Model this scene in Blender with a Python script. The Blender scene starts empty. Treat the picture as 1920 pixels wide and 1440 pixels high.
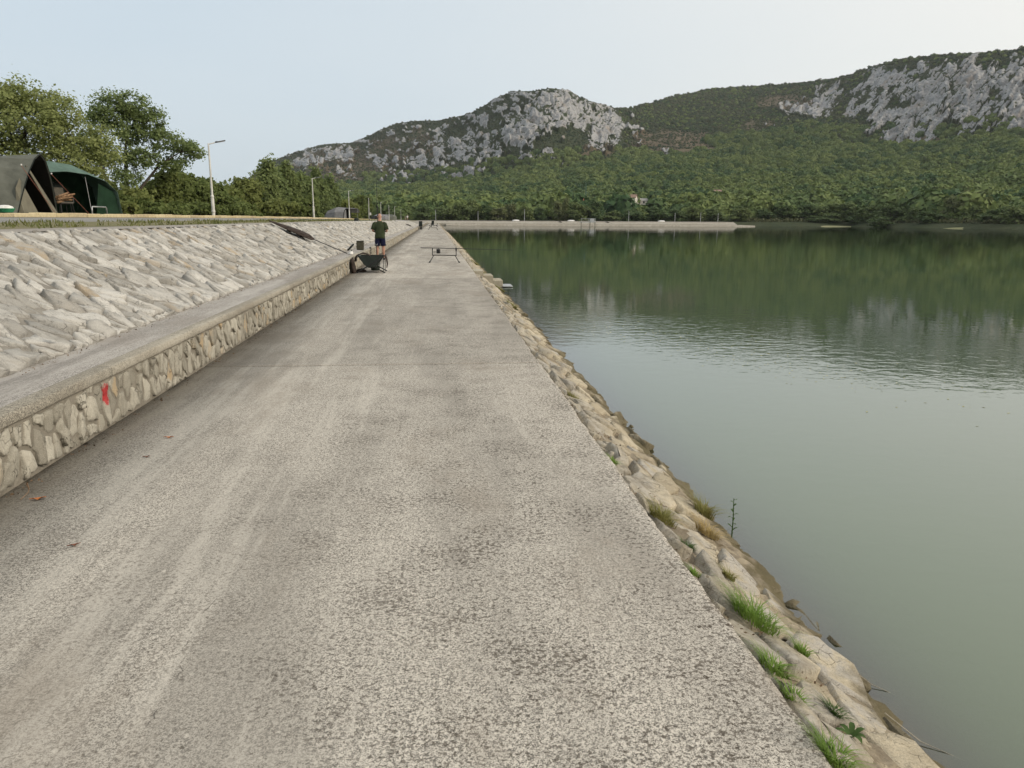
import bpy, bmesh, math, random
import numpy as np
from mathutils import Vector, Matrix

SC = bpy.context.scene
COL = SC.collection
R = math.radians

# ------------------------------------------------------------------ camera
PITCH, YAW, ROLL = 0.211254, 0.098421, R(0.3)
def cam_basis():
    f = Vector((math.sin(YAW)*math.cos(PITCH), math.cos(YAW)*math.cos(PITCH), -math.sin(PITCH)))
    r = Vector((math.cos(YAW), -math.sin(YAW), 0)); u = r.cross(f)
    return r*math.cos(ROLL)+u*math.sin(ROLL), u*math.cos(ROLL)-r*math.sin(ROLL), f
cr, cu, cf = cam_basis()
cd = bpy.data.cameras.new('camera'); cam = bpy.data.objects.new('camera', cd); COL.objects.link(cam)
cam.matrix_world = Matrix(((cr.x, cu.x, -cf.x, 0), (cr.y, cu.y, -cf.y, 0), (cr.z, cu.z, -cf.z, 1.6), (0, 0, 0, 1)))
cd.sensor_width = 36; cd.lens = 1442/1920*36; cd.clip_start = .05; cd.clip_end = 12000
SC.camera = cam

# ------------------------------------------------------------------ sun, sky, exposure
SUN_EL, SUN_AZ = 28, 112            # degrees above the horizon; degrees right of the promenade's direction
sdir = Vector((math.sin(R(SUN_AZ))*math.cos(R(SUN_EL)), math.cos(R(SUN_AZ))*math.cos(R(SUN_EL)), math.sin(R(SUN_EL))))
sl = bpy.data.lights.new('sun', 'SUN'); sl.energy = 2.0; sl.angle = R(8); sl.color = (1, .90, .76)
so = bpy.data.objects.new('sun', sl); COL.objects.link(so)
so.rotation_euler = (-sdir).to_track_quat('-Z', 'Y').to_euler()
so.location = (60, -30, 60)

W = bpy.data.worlds.new('World'); SC.world = W; W.use_nodes = True
wn, wl = W.node_tree.nodes, W.node_tree.links
wn.clear()
sky = wn.new('ShaderNodeTexSky'); sky.sky_type = 'NISHITA'; sky.sun_disc = False
sky.sun_elevation = R(SUN_EL); sky.sun_rotation = R(SUN_AZ); sky.dust_density = 3.5; sky.air_density = 1.0; sky.ozone_density = 1.2
bg = wn.new('ShaderNodeBackground'); bg.inputs[1].default_value = .1
tc = wn.new('ShaderNodeTexCoord')
dot = wn.new('ShaderNodeVectorMath'); dot.operation = 'DOT_PRODUCT'; dot.inputs[1].default_value = sdir
wl.new(tc.outputs['Generated'], dot.inputs[0])
# thin even cloud veil: whiter towards the sun, soft streaks
mr = wn.new('ShaderNodeMapRange'); mr.inputs[1].default_value = -.55; mr.inputs[2].default_value = .75
mr.inputs[3].default_value = 0; mr.inputs[4].default_value = 1; mr.interpolation_type = 'SMOOTHSTEP'
wl.new(dot.outputs['Value'], mr.inputs[0])
mp = wn.new('ShaderNodeMapping'); mp.inputs['Scale'].default_value = (1.2, 1.2, 4.5); wl.new(tc.outputs['Generated'], mp.inputs[0])
nz = wn.new('ShaderNodeTexNoise'); nz.inputs['Scale'].default_value = 1.6; nz.inputs['Detail'].default_value = 5; wl.new(mp.outputs[0], nz.inputs[0])
ma = wn.new('ShaderNodeMath'); ma.operation = 'MULTIPLY_ADD'; ma.inputs[1].default_value = .22; ma.inputs[2].default_value = -.11
wl.new(nz.outputs['Fac'], ma.inputs[0])
ad = wn.new('ShaderNodeMath'); ad.operation = 'ADD'; ad.use_clamp = True; wl.new(mr.outputs[0], ad.inputs[0]); wl.new(ma.outputs[0], ad.inputs[1])
veil = wn.new('ShaderNodeMix'); veil.data_type = 'RGBA'
veil.inputs[6].default_value = (6.9, 7.95, 8.75, 1); veil.inputs[7].default_value = (11.2, 10.8, 9.9, 1)
wl.new(ad.outputs[0], veil.inputs[0])
mx = wn.new('ShaderNodeMix'); mx.data_type = 'RGBA'; mx.inputs[0].default_value = .86
wl.new(sky.outputs[0], mx.inputs[6]); wl.new(veil.outputs[2], mx.inputs[7]); wl.new(mx.outputs[2], bg.inputs[0])
wo = wn.new('ShaderNodeOutputWorld'); wl.new(bg.outputs[0], wo.inputs[0])

SC.view_settings.view_transform = 'Standard'; SC.view_settings.look = 'None'
SC.view_settings.exposure = 0; SC.view_settings.gamma = 1
SC.render.engine = 'CYCLES'; SC.cycles.use_denoising = True
SC.cycles.max_bounces = 6; SC.cycles.diffuse_bounces = 2; SC.cycles.glossy_bounces = 3; SC.cycles.transparent_max_bounces = 12
SC.cycles.transmission_bounces = 3; SC.cycles.volume_bounces = 1; SC.cycles.caustics_reflective = False; SC.cycles.caustics_refractive = False

# ------------------------------------------------------------------ object helpers
def tag(o, label=None, cat=None, group=None, kind=None):
    if label: o['label'] = label
    if cat: o['category'] = cat
    if group: o['group'] = group
    if kind: o['kind'] = kind
    return o
def empty(name, loc=(0, 0, 0), rz=0):
    o = bpy.data.objects.new(name, None); COL.objects.link(o)
    o.location = loc; o.rotation_euler = (0, 0, rz); o.empty_display_size = .2
    return o
def link(name, me, mat=None, parent=None, loc=(0, 0, 0)):
    if mat is not None: me.materials.append(mat)
    o = bpy.data.objects.new(name, me); COL.objects.link(o); o.location = loc
    if parent is not None: o.parent = parent
    return o
def npmesh(name, V, faces, smooth=False, attrs=None):
    """fast mesh from numpy; faces: list of (m,k) int arrays"""
    V = np.asarray(V, dtype=np.float32); me = bpy.data.meshes.new(name)
    fs = [np.asarray(f, dtype=np.int32) for f in (faces if isinstance(faces, list) else [faces]) if len(f)]
    me.vertices.add(len(V)); me.vertices.foreach_set('co', V.ravel())
    li = np.concatenate([f.ravel() for f in fs]); tot = np.concatenate([np.full(len(f), f.shape[1], np.int32) for f in fs])
    me.loops.add(len(li)); me.loops.foreach_set('vertex_index', li)
    st = np.concatenate([[0], np.cumsum(tot)[:-1]]).astype(np.int32)
    me.polygons.add(len(tot)); me.polygons.foreach_set('loop_start', st); me.polygons.foreach_set('loop_total', tot)
    if smooth: me.polygons.foreach_set('use_smooth', np.ones(len(tot), bool))
    for k, v in (attrs or {}).items():
        me.attributes.new(k, 'FLOAT', 'POINT').data.foreach_set('value', np.asarray(v, dtype=np.float32).ravel())
    me.update(calc_edges=True); me.validate()
    return me
def grid_faces(nr, nc):
    a = (np.arange(nr-1)[:, None]*nc+np.arange(nc-1)[None, :]).ravel()
    return np.stack([a, a+1, a+nc+1, a+nc], 1)
def kids(o): return [c for c in bpy.data.objects if c.parent == o]
def copy_tree(o, parent=None):
    c = o.copy(); COL.objects.link(c); c.parent = parent
    for ch in list(o.children): copy_tree(ch, c)
    return c

class MB:
    """collects simple shaped solids and links them as one mesh"""
    def __init__(s): s.v = []; s.f = []
    def add(s, v, f):
        b = len(s.v); s.v += [tuple(p) for p in v]; s.f += [tuple(i+b for i in q) for q in f]; return s
    def box(s, c, d, rot=None, bev=0):
        hx, hy, hz = d[0]/2, d[1]/2, d[2]/2
        if bev:
            b = bev; rings = []
            for z, k in ((-hz, b), (-hz+b, 0), (hz-b, 0), (hz, b)):
                x, y = hx-k, hy-k; e = b*.7 if k == 0 else b*.4
                rings.append([(-x+e, -y, z), (x-e, -y, z), (x, -y+e, z), (x, y-e, z), (x-e, y, z), (-x+e, y, z), (-x, y-e, z), (-x, -y+e, z)])
            v = [p for r in rings for p in r]; f = []
            for i in range(3):
                for j in range(8): f.append((i*8+j, i*8+(j+1) % 8, i*8+8+(j+1) % 8, i*8+8+j))
            f += [tuple(range(7, -1, -1)), tuple(range(24, 32))]
        else:
            v = [(x, y, z) for z in (-hz, hz) for y in (-hy, hy) for x in (-hx, hx)]
            f = [(0, 2, 3, 1), (4, 5, 7, 6), (0, 1, 5, 4), (2, 6, 7, 3), (0, 4, 6, 2), (1, 3, 7, 5)]
        m = rot if rot is not None else Matrix.Identity(3)
        return s.add([Vector(c)+m @ Vector(p) for p in v], f)
    def tube(s, pts, rad, n=8, cap=True):
        pts = [Vector(p) for p in pts]; rad = rad if hasattr(rad, '__len__') else [rad]*len(pts)
        v, f = [], []; up = None
        for i, p in enumerate(pts):
            t = (pts[min(i+1, len(pts)-1)]-pts[max(i-1, 0)]).normalized()
            if up is None:
                up = Vector((0, 0, 1)) if abs(t.z) < .9 else Vector((1, 0, 0))
            a = t.cross(up).normalized(); b = a.cross(t); up = b
            v += [p+(a*math.cos(2*math.pi*j/n)+b*math.sin(2*math.pi*j/n))*rad[i] for j in range(n)]
        for i in range(len(pts)-1):
            for j in range(n): f.append((i*n+j, i*n+(j+1) % n, i*n+n+(j+1) % n, i*n+n+j))
        if cap: f += [tuple(range(n)), tuple(range(len(pts)*n-1, len(pts)*n-n-1, -1))]
        return s.add(v, f)
    def loft(s, rings, closed=True, caps=(True, True)):
        n = len(rings[0]); v = [p for r in rings for p in r]; f = []
        for i in range(len(rings)-1):
            for j in range(n if closed else n-1):
                f.append((i*n+j, i*n+(j+1) % n, i*n+n+(j+1) % n, i*n+n+j))
        if caps[0]: f.append(tuple(range(n-1, -1, -1)))
        if caps[1]: f.append(tuple(range(len(rings)*n-n, len(rings)*n)))
        return s.add(v, f)
    def lathe(s, prof, c=(0, 0, 0), n=16, sx=1, sy=1, caps=(True, True)):
        return s.loft([[(c[0]+r*sx*math.cos(2*math.pi*j/n), c[1]+r*sy*math.sin(2*math.pi*j/n), c[2]+z) for j in range(n)] for r, z in prof], True, caps)
    def build(s, name, mat, parent=None, loc=(0, 0, 0), smooth=False, solid=0):
        me = bpy.data.meshes.new(name); me.from_pydata([tuple(p) for p in s.v], [], s.f); me.update()
        bm = bmesh.new(); bm.from_mesh(me); bmesh.ops.recalc_face_normals(bm, faces=bm.faces); bm.to_mesh(me); bm.free()
        if smooth:
            me.polygons.foreach_set('use_smooth', [True]*len(me.polygons))
        o = link(name, me, mat, parent, loc)
        if solid:
            md = o.modifiers.new('thickness', 'SOLIDIFY'); md.thickness = solid; md.offset = 0
        return o
def ell(cx, cy, z, a, b, n=14, ph=0): return [(cx+a*math.cos(2*math.pi*j/n+ph), cy+b*math.sin(2*math.pi*j/n+ph), z) for j in range(n)]

# ------------------------------------------------------------------ numpy noise
def _h(ix, iy, s):
    n = (ix.astype(np.int64)*374761393+iy.astype(np.int64)*668265263+s*974711) & 0xffffffff
    n = ((n ^ (n >> 13))*1274126177) & 0xffffffff
    n = ((n ^ (n >> 16))*2246822519) & 0xffffffff
    return ((n ^ (n >> 15)) & 0xffffff)/float(0x1000000)
def gnoise(x, y, s=0):
    ix, iy = np.floor(x), np.floor(y); fx, fy = x-ix, y-iy
    u, v = fx*fx*fx*(fx*(fx*6-15)+10), fy*fy*fy*(fy*(fy*6-15)+10)
    def g(dx, dy):
        a = _h(ix+dx, iy+dy, s)*6.2831853
        return np.cos(a)*(fx-dx)+np.sin(a)*(fy-dy)
    return ((g(0, 0)*(1-u)+g(1, 0)*u)*(1-v)+(g(0, 1)*(1-u)+g(1, 1)*u)*v)*1.41
def fbm(x, y, o=4, s=0, k=.5):
    t = 0; a = 1; w = 0
    for i in range(o):
        t = t+a*gnoise(x*2**i, y*2**i, s+i*17); w += a; a *= k
    return t/w*1.6
def worley(x, y, s=0):
    ix, iy = np.floor(x), np.floor(y); f1 = np.full(x.shape, 9.); f2 = f1.copy(); cid = np.zeros(x.shape)
    for dx in (-1, 0, 1):
        for dy in (-1, 0, 1):
            px = ix+dx+_h(ix+dx, iy+dy, s); py = iy+dy+_h(ix+dx, iy+dy, s+7)
            d = np.hypot(px-x, py-y); c = d < f1
            f2 = np.where(c, f1, np.minimum(f2, d)); cid = np.where(c, _h(ix+dx, iy+dy, s+13), cid); f1 = np.where(c, d, f1)
    return f1, f2, cid
def sstep(a, b, x):
    t = np.clip((x-a)/(b-a), 0, 1); return t*t*(3-2*t)

# ------------------------------------------------------------------ material helpers
class NT:
    def __init__(s, name):
        s.m = bpy.data.materials.new(name); s.m.use_nodes = True
        s.n, s.l = s.m.node_tree.nodes, s.m.node_tree.links
        s.b = s.n['Principled BSDF']; s.out = s.n['Material Output']
        s.geo = None
    def new(s, t, **k):
        n = s.n.new(t)
        for a, b in k.items(): setattr(n, a, b)
        return n
    def pos(s):
        if s.geo is None: s.geo = s.new('ShaderNodeNewGeometry')
        return s.geo.outputs['Position']
    def obj(s): return s.new('ShaderNodeTexCoord').outputs['Object']
    def scale(s, vec, sc):
        m = s.new('ShaderNodeMapping'); m.inputs['Scale'].default_value = sc; s.l.new(vec, m.inputs[0]); return m.outputs[0]
    def noise(s, vec, sc, det=4, rough=.55, dist=0):
        n = s.new('ShaderNodeTexNoise'); n.inputs['Scale'].default_value = sc; n.inputs['Detail'].default_value = det
        n.inputs['Roughness'].default_value = rough; n.inputs['Distortion'].default_value = dist
        s.l.new(vec, n.inputs['Vector']); return n.outputs['Fac']
    def vor(s, vec, sc, feat='F1', out='Distance', rnd=1):
        n = s.new('ShaderNodeTexVoronoi', feature=feat); n.inputs['Scale'].default_value = sc; n.inputs['Randomness'].default_value = rnd
        s.l.new(vec, n.inputs['Vector']); return n.outputs[out]
    def ramp(s, x, a, b, lo=0., hi=1.):
        m = s.new('ShaderNodeMapRange'); m.clamp = True; m.interpolation_type = 'SMOOTHSTEP'
        for i, v in ((1, a), (2, b), (3, lo), (4, hi)): m.inputs[i].default_value = v
        s.set(m.inputs[0], x); return m.outputs[0]
    def set(s, sock, v):
        if isinstance(v, (int, float)): sock.default_value = v
        elif isinstance(v, tuple): sock.default_value = v if len(v) == 4 else v+(1,) if sock.type == 'RGBA' else v
        else: s.l.new(v, sock)
    def mix(s, f, a, b, mode='MIX'):
        m = s.new('ShaderNodeMix', data_type='RGBA', blend_type=mode)
        s.set(m.inputs[0], f); s.set(m.inputs[6], a); s.set(m.inputs[7], b); return m.outputs[2]
    def math(s, op, a, b=0., c=None, clamp=False):
        m = s.new('ShaderNodeMath', operation=op, use_clamp=clamp); s.set(m.inputs[0], a); s.set(m.inputs[1], b)
        if c is not None: s.set(m.inputs[2], c)
        return m.outputs[0]
    def attr(s, name): return s.new('ShaderNodeAttribute', attribute_name=name).outputs['Fac']
    def sep(s, vec):
        n = s.new('ShaderNodeSeparateXYZ'); s.l.new(vec, n.inputs[0]); return n.outputs
    def rand(s): return s.new('ShaderNodeObjectInfo').outputs['Random']
    def bump(s, h, strength=.4, dist=.01, normal=None):
        b = s.new('ShaderNodeBump'); b.inputs['Strength'].default_value = strength; b.inputs['Distance'].default_value = dist
        s.set(b.inputs['Height'], h)
        if normal is not None: s.l.new(normal, b.inputs['Normal'])
        return b.outputs[0]
    def done(s, col, rough=.8, normal=None, spec=.3, **k):
        s.set(s.b.inputs['Base Color'], col); s.set(s.b.inputs['Roughness'], rough); s.b.inputs['Specular IOR Level'].default_value = spec
        if normal is not None: s.l.new(normal, s.b.inputs['Normal'])
        for a, v in k.items(): s.set(s.b.inputs[a.replace('_', ' ')], v)
        return s.m
def simple(name, c, var=.25, scale=12, rough=.75, spec=.3, bump=.15, bscale=60, metallic=0):
    t = NT(name); o = t.obj(); n = t.noise(o, scale, 4)
    c = tuple(c); d = tuple(min(1, x*(1+var)) for x in c); e = tuple(x*(1-var) for x in c)
    col = t.mix(t.ramp(n, .3, .7), e, d)
    return t.done(col, rough, t.bump(t.noise(o, bscale, 3), bump, .004), spec, Metallic=metallic)
# ================================================================== the setting: levels (metres)
EDGE, WALL, WTOP, LEDGE, CREST = 1.17, -2.55, .46, -3.12, -5.1
WATER = -.53
def zc(y): return 1.41-.5*sstep(40., 255., np.asarray(y, float))
def bank_z(x): return -.04-.6*(x-EDGE)
YS_NEAR = np.concatenate([np.arange(-6, 1, .25), np.arange(1, 9, .035), np.arange(9, 30, .12), np.arange(30, 120, .8), np.arange(120, 268.1, 4)])

# ---- materials of the setting
def concrete_mat(name, base, dark, light, seed=0., speck=1.):
    t = NT(name); p = t.pos()
    off = t.new('ShaderNodeVectorMath', operation='ADD'); off.inputs[1].default_value = (seed, seed*1.7, 0); t.l.new(p, off.inputs[0]); p = off.outputs[0]
    grain = t.noise(p, 75, 5, .7); spots = t.noise(p, 48, 3, .62); patch = t.noise(p, 2.2, 5, .6)
    big = t.noise(t.scale(p, (.9, .16, 1)), 1.3, 5, .6); wear = t.math('ADD', t.noise(t.scale(p, (3.2, .22, 1)), 1.1, 6, .72), t.ramp(t.sep(p)[0], -1.6+seed, .2+seed, .05, -.06))
    drag = t.noise(t.scale(p, (.5, 5, 1)), 3.0, 4, .6)
    tint = t.attr('tint')
    fine = t.noise(p, 150, 3, .7)
    def cellv(sc):
        q = t.vor(p, sc, 'F1', 'Color'); b_ = t.new('ShaderNodeRGBToBW'); t.l.new(q, b_.inputs[0]); return b_.outputs[0]
    c1, c2 = cellv(260), cellv(125)
    agg = t.math('ADD', t.math('MULTIPLY', c1, .55), t.math('ADD', t.math('MULTIPLY', c2, .35), t.math('MULTIPLY', grain, .45)))
    col = t.mix(t.ramp(agg, .40, .92), tuple(x*.30 for x in base), tuple(min(1, x*1.55) for x in base))
    col = t.mix(t.math('MULTIPLY', t.ramp(fine, .56, .68), .35), col, tuple(x*.5 for x in base))
    col = t.mix(t.math('MULTIPLY', t.ramp(big, .42, .64), .6), col, tuple(x*.62 for x in base))
    col = t.mix(t.math('MULTIPLY', t.ramp(wear, .50, .66), .48), col, light)
    col = t.mix(t.math('MULTIPLY', t.ramp(drag, .55, .75), .22), col, light)
    # dark lichen specks: denser towards the water side and in blotches
    xs_ = t.ramp(t.math('ADD', t.sep(p)[0], t.math('MULTIPLY', t.math('SUBTRACT', t.noise(p, .7, 4), .5), 2.4)), -1.7+seed, .5+seed, .45, 1.)
    s1 = t.ramp(t.math('ADD', t.math('SUBTRACT', spots, .57), t.math('MULTIPLY', t.math('SUBTRACT', patch, .5), .5)), .0, .03)
    blot = t.noise(p, 1.15, 6, .74)
    s2 = t.ramp(t.math('ADD', t.noise(p, 21, 4, .68), t.math('MULTIPLY', t.math('SUBTRACT', blot, .5), .50)), .655, .685)
    s3 = t.ramp(t.vor(p, 9.5), .10, .06)
    sk = t.math('MULTIPLY', t.ramp(t.noise(p, .9, 3), .42, .6), s3)
    col = t.mix(t.math('MULTIPLY', t.math('MULTIPLY', s1, xs_), .70*speck), col, dark)
    col = t.mix(t.math('MULTIPLY', t.math('MULTIPLY', s2, xs_), .85*speck), col, dark)
    col = t.mix(t.math('MULTIPLY', sk, .5*speck), col, tuple(x*.9 for x in dark))
    stain = t.math('MULTIPLY', t.ramp(t.noise(t.scale(p, (1, .45, 1)), .75, 6, .7), .50, .66), .5)
    col = t.mix(stain, col, (base[0]*.62, base[1]*.58, base[2]*.54))
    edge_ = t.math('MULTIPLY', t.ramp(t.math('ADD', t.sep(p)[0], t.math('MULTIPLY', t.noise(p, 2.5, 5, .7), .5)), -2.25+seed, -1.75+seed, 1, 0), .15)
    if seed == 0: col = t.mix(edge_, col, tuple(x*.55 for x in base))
    pale = t.ramp(t.noise(p, 24, 2, .5), .69, .73)
    col = t.mix(t.math('MULTIPLY', pale, .55), col, tuple(min(1, x*1.5) for x in base))
    col = t.mix(1., col, t.new('ShaderNodeCombineColor').outputs[0]) if False else col
    mul = t.new('ShaderNodeVectorMath', operation='SCALE'); t.l.new(col, mul.inputs[0]); t.l.new(tint, mul.inputs['Scale'])
    h = t.math('MULTIPLY_ADD', grain, .5, t.math('MULTIPLY', c2, .35))
    h = t.math('SUBTRACT', h, t.math('MULTIPLY', s2, .25))
    return t.done(mul.outputs[0], .92, t.bump(h, .5, .004), .2)
CONC = concrete_mat('promenade_concrete', (.405, .373, .324), (.056, .043, .031), (.55, .51, .445))
CONC_LEDGE = concrete_mat('ledge_concrete', (.36, .335, .305), (.12, .105, .09), (.52, .49, .45), 31., 1.)
CONC_COPING = concrete_mat('coping_concrete', (.31, .285, .235), (.12, .105, .08), (.43, .40, .335), 57., 1.)
CONC_STEP = concrete_mat('step_concrete', (.42, .385, .30), (.18, .16, .11), (.55, .51, .42), 77., .4)

def paint(t, p, col):
    """a red blotch sprayed on the low wall"""
    q = t.new('ShaderNodeVectorMath', operation='SUBTRACT'); q.inputs[1].default_value = (WALL, 6.04, .265); t.l.new(p, q.inputs[0])
    ln = t.new('ShaderNodeVectorMath', operation='LENGTH'); t.l.new(t.scale(q.outputs[0], (2., 17, 11.5)), ln.inputs[0])
    m = t.ramp(t.math('ADD', ln.outputs['Value'], t.math('MULTIPLY', t.math('SUBTRACT', t.noise(p, 38, 5, .7), .5), 1.9)), .75, 1.15, 1, 0)
    return t.mix(t.math('MULTIPLY', m, .92), col, (.43, .03, .035))
def stone_mat(name, dark, mid, pale, tan, tanf=.25, strata=(3, 14, 3), wet=False, bumpd=.02, joint=None):
    t = NT(name); p = t.pos(); r = t.attr('rnd')
    r2 = t.math('FRACT', t.math('MULTIPLY', r, 37.7))
    n = t.noise(p, 6, 6, .65); fine = t.noise(p, 60, 4, .65); st = t.noise(t.scale(p, strata), 3.2, 6, .7, .4)
    col = t.mix(r, mid, pale)
    col = t.mix(t.math('MULTIPLY', t.ramp(n, .46, .74), .55), col, dark)
    col = t.mix(t.math('MULTIPLY', t.ramp(st, .30, .42, 1, 0), .5), col, dark)
    tm = t.math('MULTIPLY', t.ramp(r2, 1-tanf-.05, 1-tanf+.1), t.ramp(t.noise(p, 9, 4), .35, .6))
    col = t.mix(tm, col, tan)
    col = t.mix(t.math('MULTIPLY', t.ramp(fine, .5, .78), .3), col, dark)
    wv = t.new('ShaderNodeVectorMath', operation='ADD'); nzc = t.new('ShaderNodeTexNoise'); nzc.inputs['Scale'].default_value = 7; t.l.new(p, nzc.inputs['Vector'])
    sc_ = t.new('ShaderNodeVectorMath', operation='SCALE'); sc_.inputs['Scale'].default_value = .12; t.l.new(nzc.outputs['Color'], sc_.inputs[0]); t.l.new(p, wv.inputs[0]); t.l.new(sc_.outputs[0], wv.inputs[1])
    ckd = t.vor(t.scale(wv.outputs[0], tuple(q*.35 for q in strata)), 7., 'DISTANCE_TO_EDGE', 'Distance')
    crk = t.math('MULTIPLY', t.ramp(ckd, .0, .035, 1, 0), t.ramp(t.noise(p, 5, 3), .45, .6)); col = t.mix(t.math('MULTIPLY', crk, .75), col, tuple(q*.45 for q in dark))
    grn = t.noise(p, 170, 3, .7); col = t.mix(t.math('MULTIPLY', t.ramp(grn, .52, .64), .35), col, tuple(q*.7 for q in dark)); col = t.mix(t.math('MULTIPLY', t.ramp(grn, .46, .36), .25), col, tuple(min(1, q*1.3) for q in pale))
    h = t.math('MULTIPLY_ADD', st, 1., t.math('MULTIPLY', fine, .35)); h = t.math('ADD', h, t.math('MULTIPLY', n, .6)); h = t.math('SUBTRACT', h, t.math('MULTIPLY', crk, .5))
    if joint == 'paint': col = paint(t, p, col)
    if wet:
        z = t.sep(p)[2]; zz = t.math('ADD', z, t.math('MULTIPLY', t.math('SUBTRACT', t.noise(p, 7, 5), .5), .16))
        up_ = t.math('MULTIPLY', t.ramp(zz, -.30, -.16), t.ramp(t.noise(p, 4.5, 4), .35, .6, .35, .9)); col = t.mix(up_, col, t.mix(t.ramp(t.noise(p, 8, 5, .7), .35, .65), (.24, .215, .175), (.46, .43, .375)))
        pits = t.ramp(t.noise(p, 34, 4, .7), .62, .68); col = t.mix(t.math('MULTIPLY', pits, .6), col, (.12, .09, .05))
        bandm = t.ramp(zz, -.47, -.40, 1, 0)
        col = t.mix(t.math('MULTIPLY', bandm, .85), col, t.mix(t.ramp(z, -.56, -.51, 1, 0), (.115, .095, .05), (.23, .20, .125)))
        col = t.mix(t.math('MULTIPLY', t.ramp(zz, -.12, -.24, 0, .55), t.ramp(t.noise(p, 11, 4), .35, .55)), col, (.56, .46, .29)) if False else col
    return t.done(col, .9, t.bump(h, .75, bumpd), .2)
ST_SLOPE = stone_mat('embankment_limestone', (.19, .18, .16), (.33, .315, .285), (.60, .58, .535), (.40, .32, .22), .08, (3, 13, 3))
ST_WALL = stone_mat('wall_limestone', (.18, .165, .13), (.27, .25, .205), (.50, .47, .395), (.44, .33, .20), .10, (6, 6, 2), joint='paint')
ST_BANK = stone_mat('bank_limestone', (.25, .205, .14), (.42, .36, .26), (.60, .53, .40), (.46, .43, .38), .3, (4, 9, 4), True, .035)

def mortar_mat(name, a, b, wet=False, scale=5.):
    t = NT(name); p = t.pos(); n = t.noise(p, scale, 6, .65); f = t.noise(p, 70, 4, .65)
    col = t.mix(t.ramp(n, .3, .7), a, b)
    col = t.mix(t.math('MULTIPLY', t.ramp(f, .5, .75), .5), col, tuple(x*.5 for x in a))
    if name == 'wall_mortar': col = paint(t, p, col)
    if wet:
        z = t.sep(p)[2]; zz = t.math('ADD', z, t.math('MULTIPLY', t.math('SUBTRACT', t.noise(p, 7, 5), .5), .2))
        lo = t.ramp(zz, -.13, -.25); lo = t.ramp(zz, -.25, -.13, 1, 0)
        col = t.mix(t.math('MULTIPLY', t.math('MULTIPLY', lo, t.ramp(t.noise(p, 5.5, 5, .7), .42, .6)), .6), col, (.42, .355, .25))
        dirt = t.ramp(t.noise(p, 3.3, 6, .7), .55, .66)
        col = t.mix(t.math('MULTIPLY', dirt, .7), col, (.13, .10, .06))
        col = t.mix(t.math('MULTIPLY', t.ramp(zz, -.47, -.40, 1, 0), .9), col, t.mix(t.ramp(z, -.56, -.51, 1, 0), (.10, .085, .045), (.22, .19, .12)))
        col = t.mix(t.math('MULTIPLY', t.ramp(t.noise(p, 30, 4, .7), .6, .67), .6), col, (.12, .09, .05))
    return t.done(col, .95, t.bump(t.math('MULTIPLY_ADD', f, .3, n), .8, .03), .15)
MORTAR = mortar_mat('embankment_mortar', (.20, .185, .16), (.31, .29, .255))
MORTAR_W = mortar_mat('wall_mortar', (.20, .18, .145), (.28, .255, .21))
MORTAR_B = mortar_mat('bank_mortar', (.17, .14, .10), (.29, .25, .19), True)

def soil_mat(name, a, b, c, scale=.6, fine=25):
    t = NT(name); p = t.pos(); n = t.noise(p, scale, 6, .65); f = t.noise(p, fine, 5, .7)
    col = t.mix(t.ramp(n, .35, .65), a, b); col = t.mix(t.math('MULTIPLY', t.ramp(f, .45, .7), .6), col, c)
    return t.done(col, .95, t.bump(f, .6, .03), .15)
GRAVEL = soil_mat('gravel_road', (.24, .235, .22), (.31, .30, .275), (.17, .165, .15), .5, 30)
PATHM = soil_mat('crest_concrete', (.33, .30, .265), (.38, .35, .31), (.26, .235, .21), .8, 40)
VERGE = soil_mat('verge_soil', (.20, .175, .10), (.15, .15, .07), (.26, .22, .14), 1.4, 22)
CAMPM = soil_mat('camp_soil', (.07, .075, .035), (.11, .10, .055), (.05, .06, .025), .3, 18)
BEDM = soil_mat('lake_bed_soil', (.10, .09, .055), (.13, .115, .07), (.07, .065, .04), .4, 9)

# ---- ground sheet to the horizon
g = link('ground', npmesh('ground', [(-5000, -3000, -3.6), (5000, -3000, -3.6), (5000, 6000, -3.6), (-5000, 6000, -3.6)], np.array([[0, 1, 2, 3]])), BEDM)
tag(g, kind='structure')

# ---- promenade: slabs with joints every 12.96 m on a bed
bed = MB().box(((EDGE+WALL)/2, 131, -.165), (EDGE-WALL-.06, 274, .05)).build('promenade', MORTAR); tag(bed, kind='structure')
rs = np.random.RandomState(3)
def slab(y0, y1, tint):
    near = y0 < 30
    ys = np.arange(y0, y1+.001, .04 if near else .6); ys[-1] = y1
    n = len(ys); jx = (fbm(ys*6, ys*0+3.3, 4, 5)*.011+fbm(ys*.9, ys*0+1.3, 2, 9)*.012) if near else np.zeros(n)
    chip = np.clip(fbm(ys*3, ys*0+8.1, 3, 21)-.45, 0, 1)*.05 if near else np.zeros(n)
    V = []
    cols = [(WALL-.01, -.14), (WALL-.01, 0), (-1.6, 0), (-.6, 0), (.4, 0), (EDGE-.035, 0), (EDGE-.008, -.006), (EDGE, -.022), (EDGE-.004, -.14)]
    for i, y in enumerate(ys):
        e = .0 if 0 < i < n-1 else -.006
        for k, (x, z) in enumerate(cols):
            xx = x+((jx[i]-chip[i]) if k >= 5 else 0); V.append((xx, y, z+(e if 0 < k < 7 else 0)))
    me = npmesh('slab', V, [grid_faces(n, len(cols))[:, ::-1], np.array([[*range(len(cols))], [*range(len(V)-1, len(V)-len(cols)-1, -1)]])], False, {'tint': np.full(len(V), tint)})
    return link('slab', me, CONC, bed)
joints = [-6.0, 8.57]+[21.5+12.9*i for i in range(0, 20)]
tints = [1.03, .92, 1.1, .98, 1.06, 1.0, 1.05, .96, 1.03]
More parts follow.
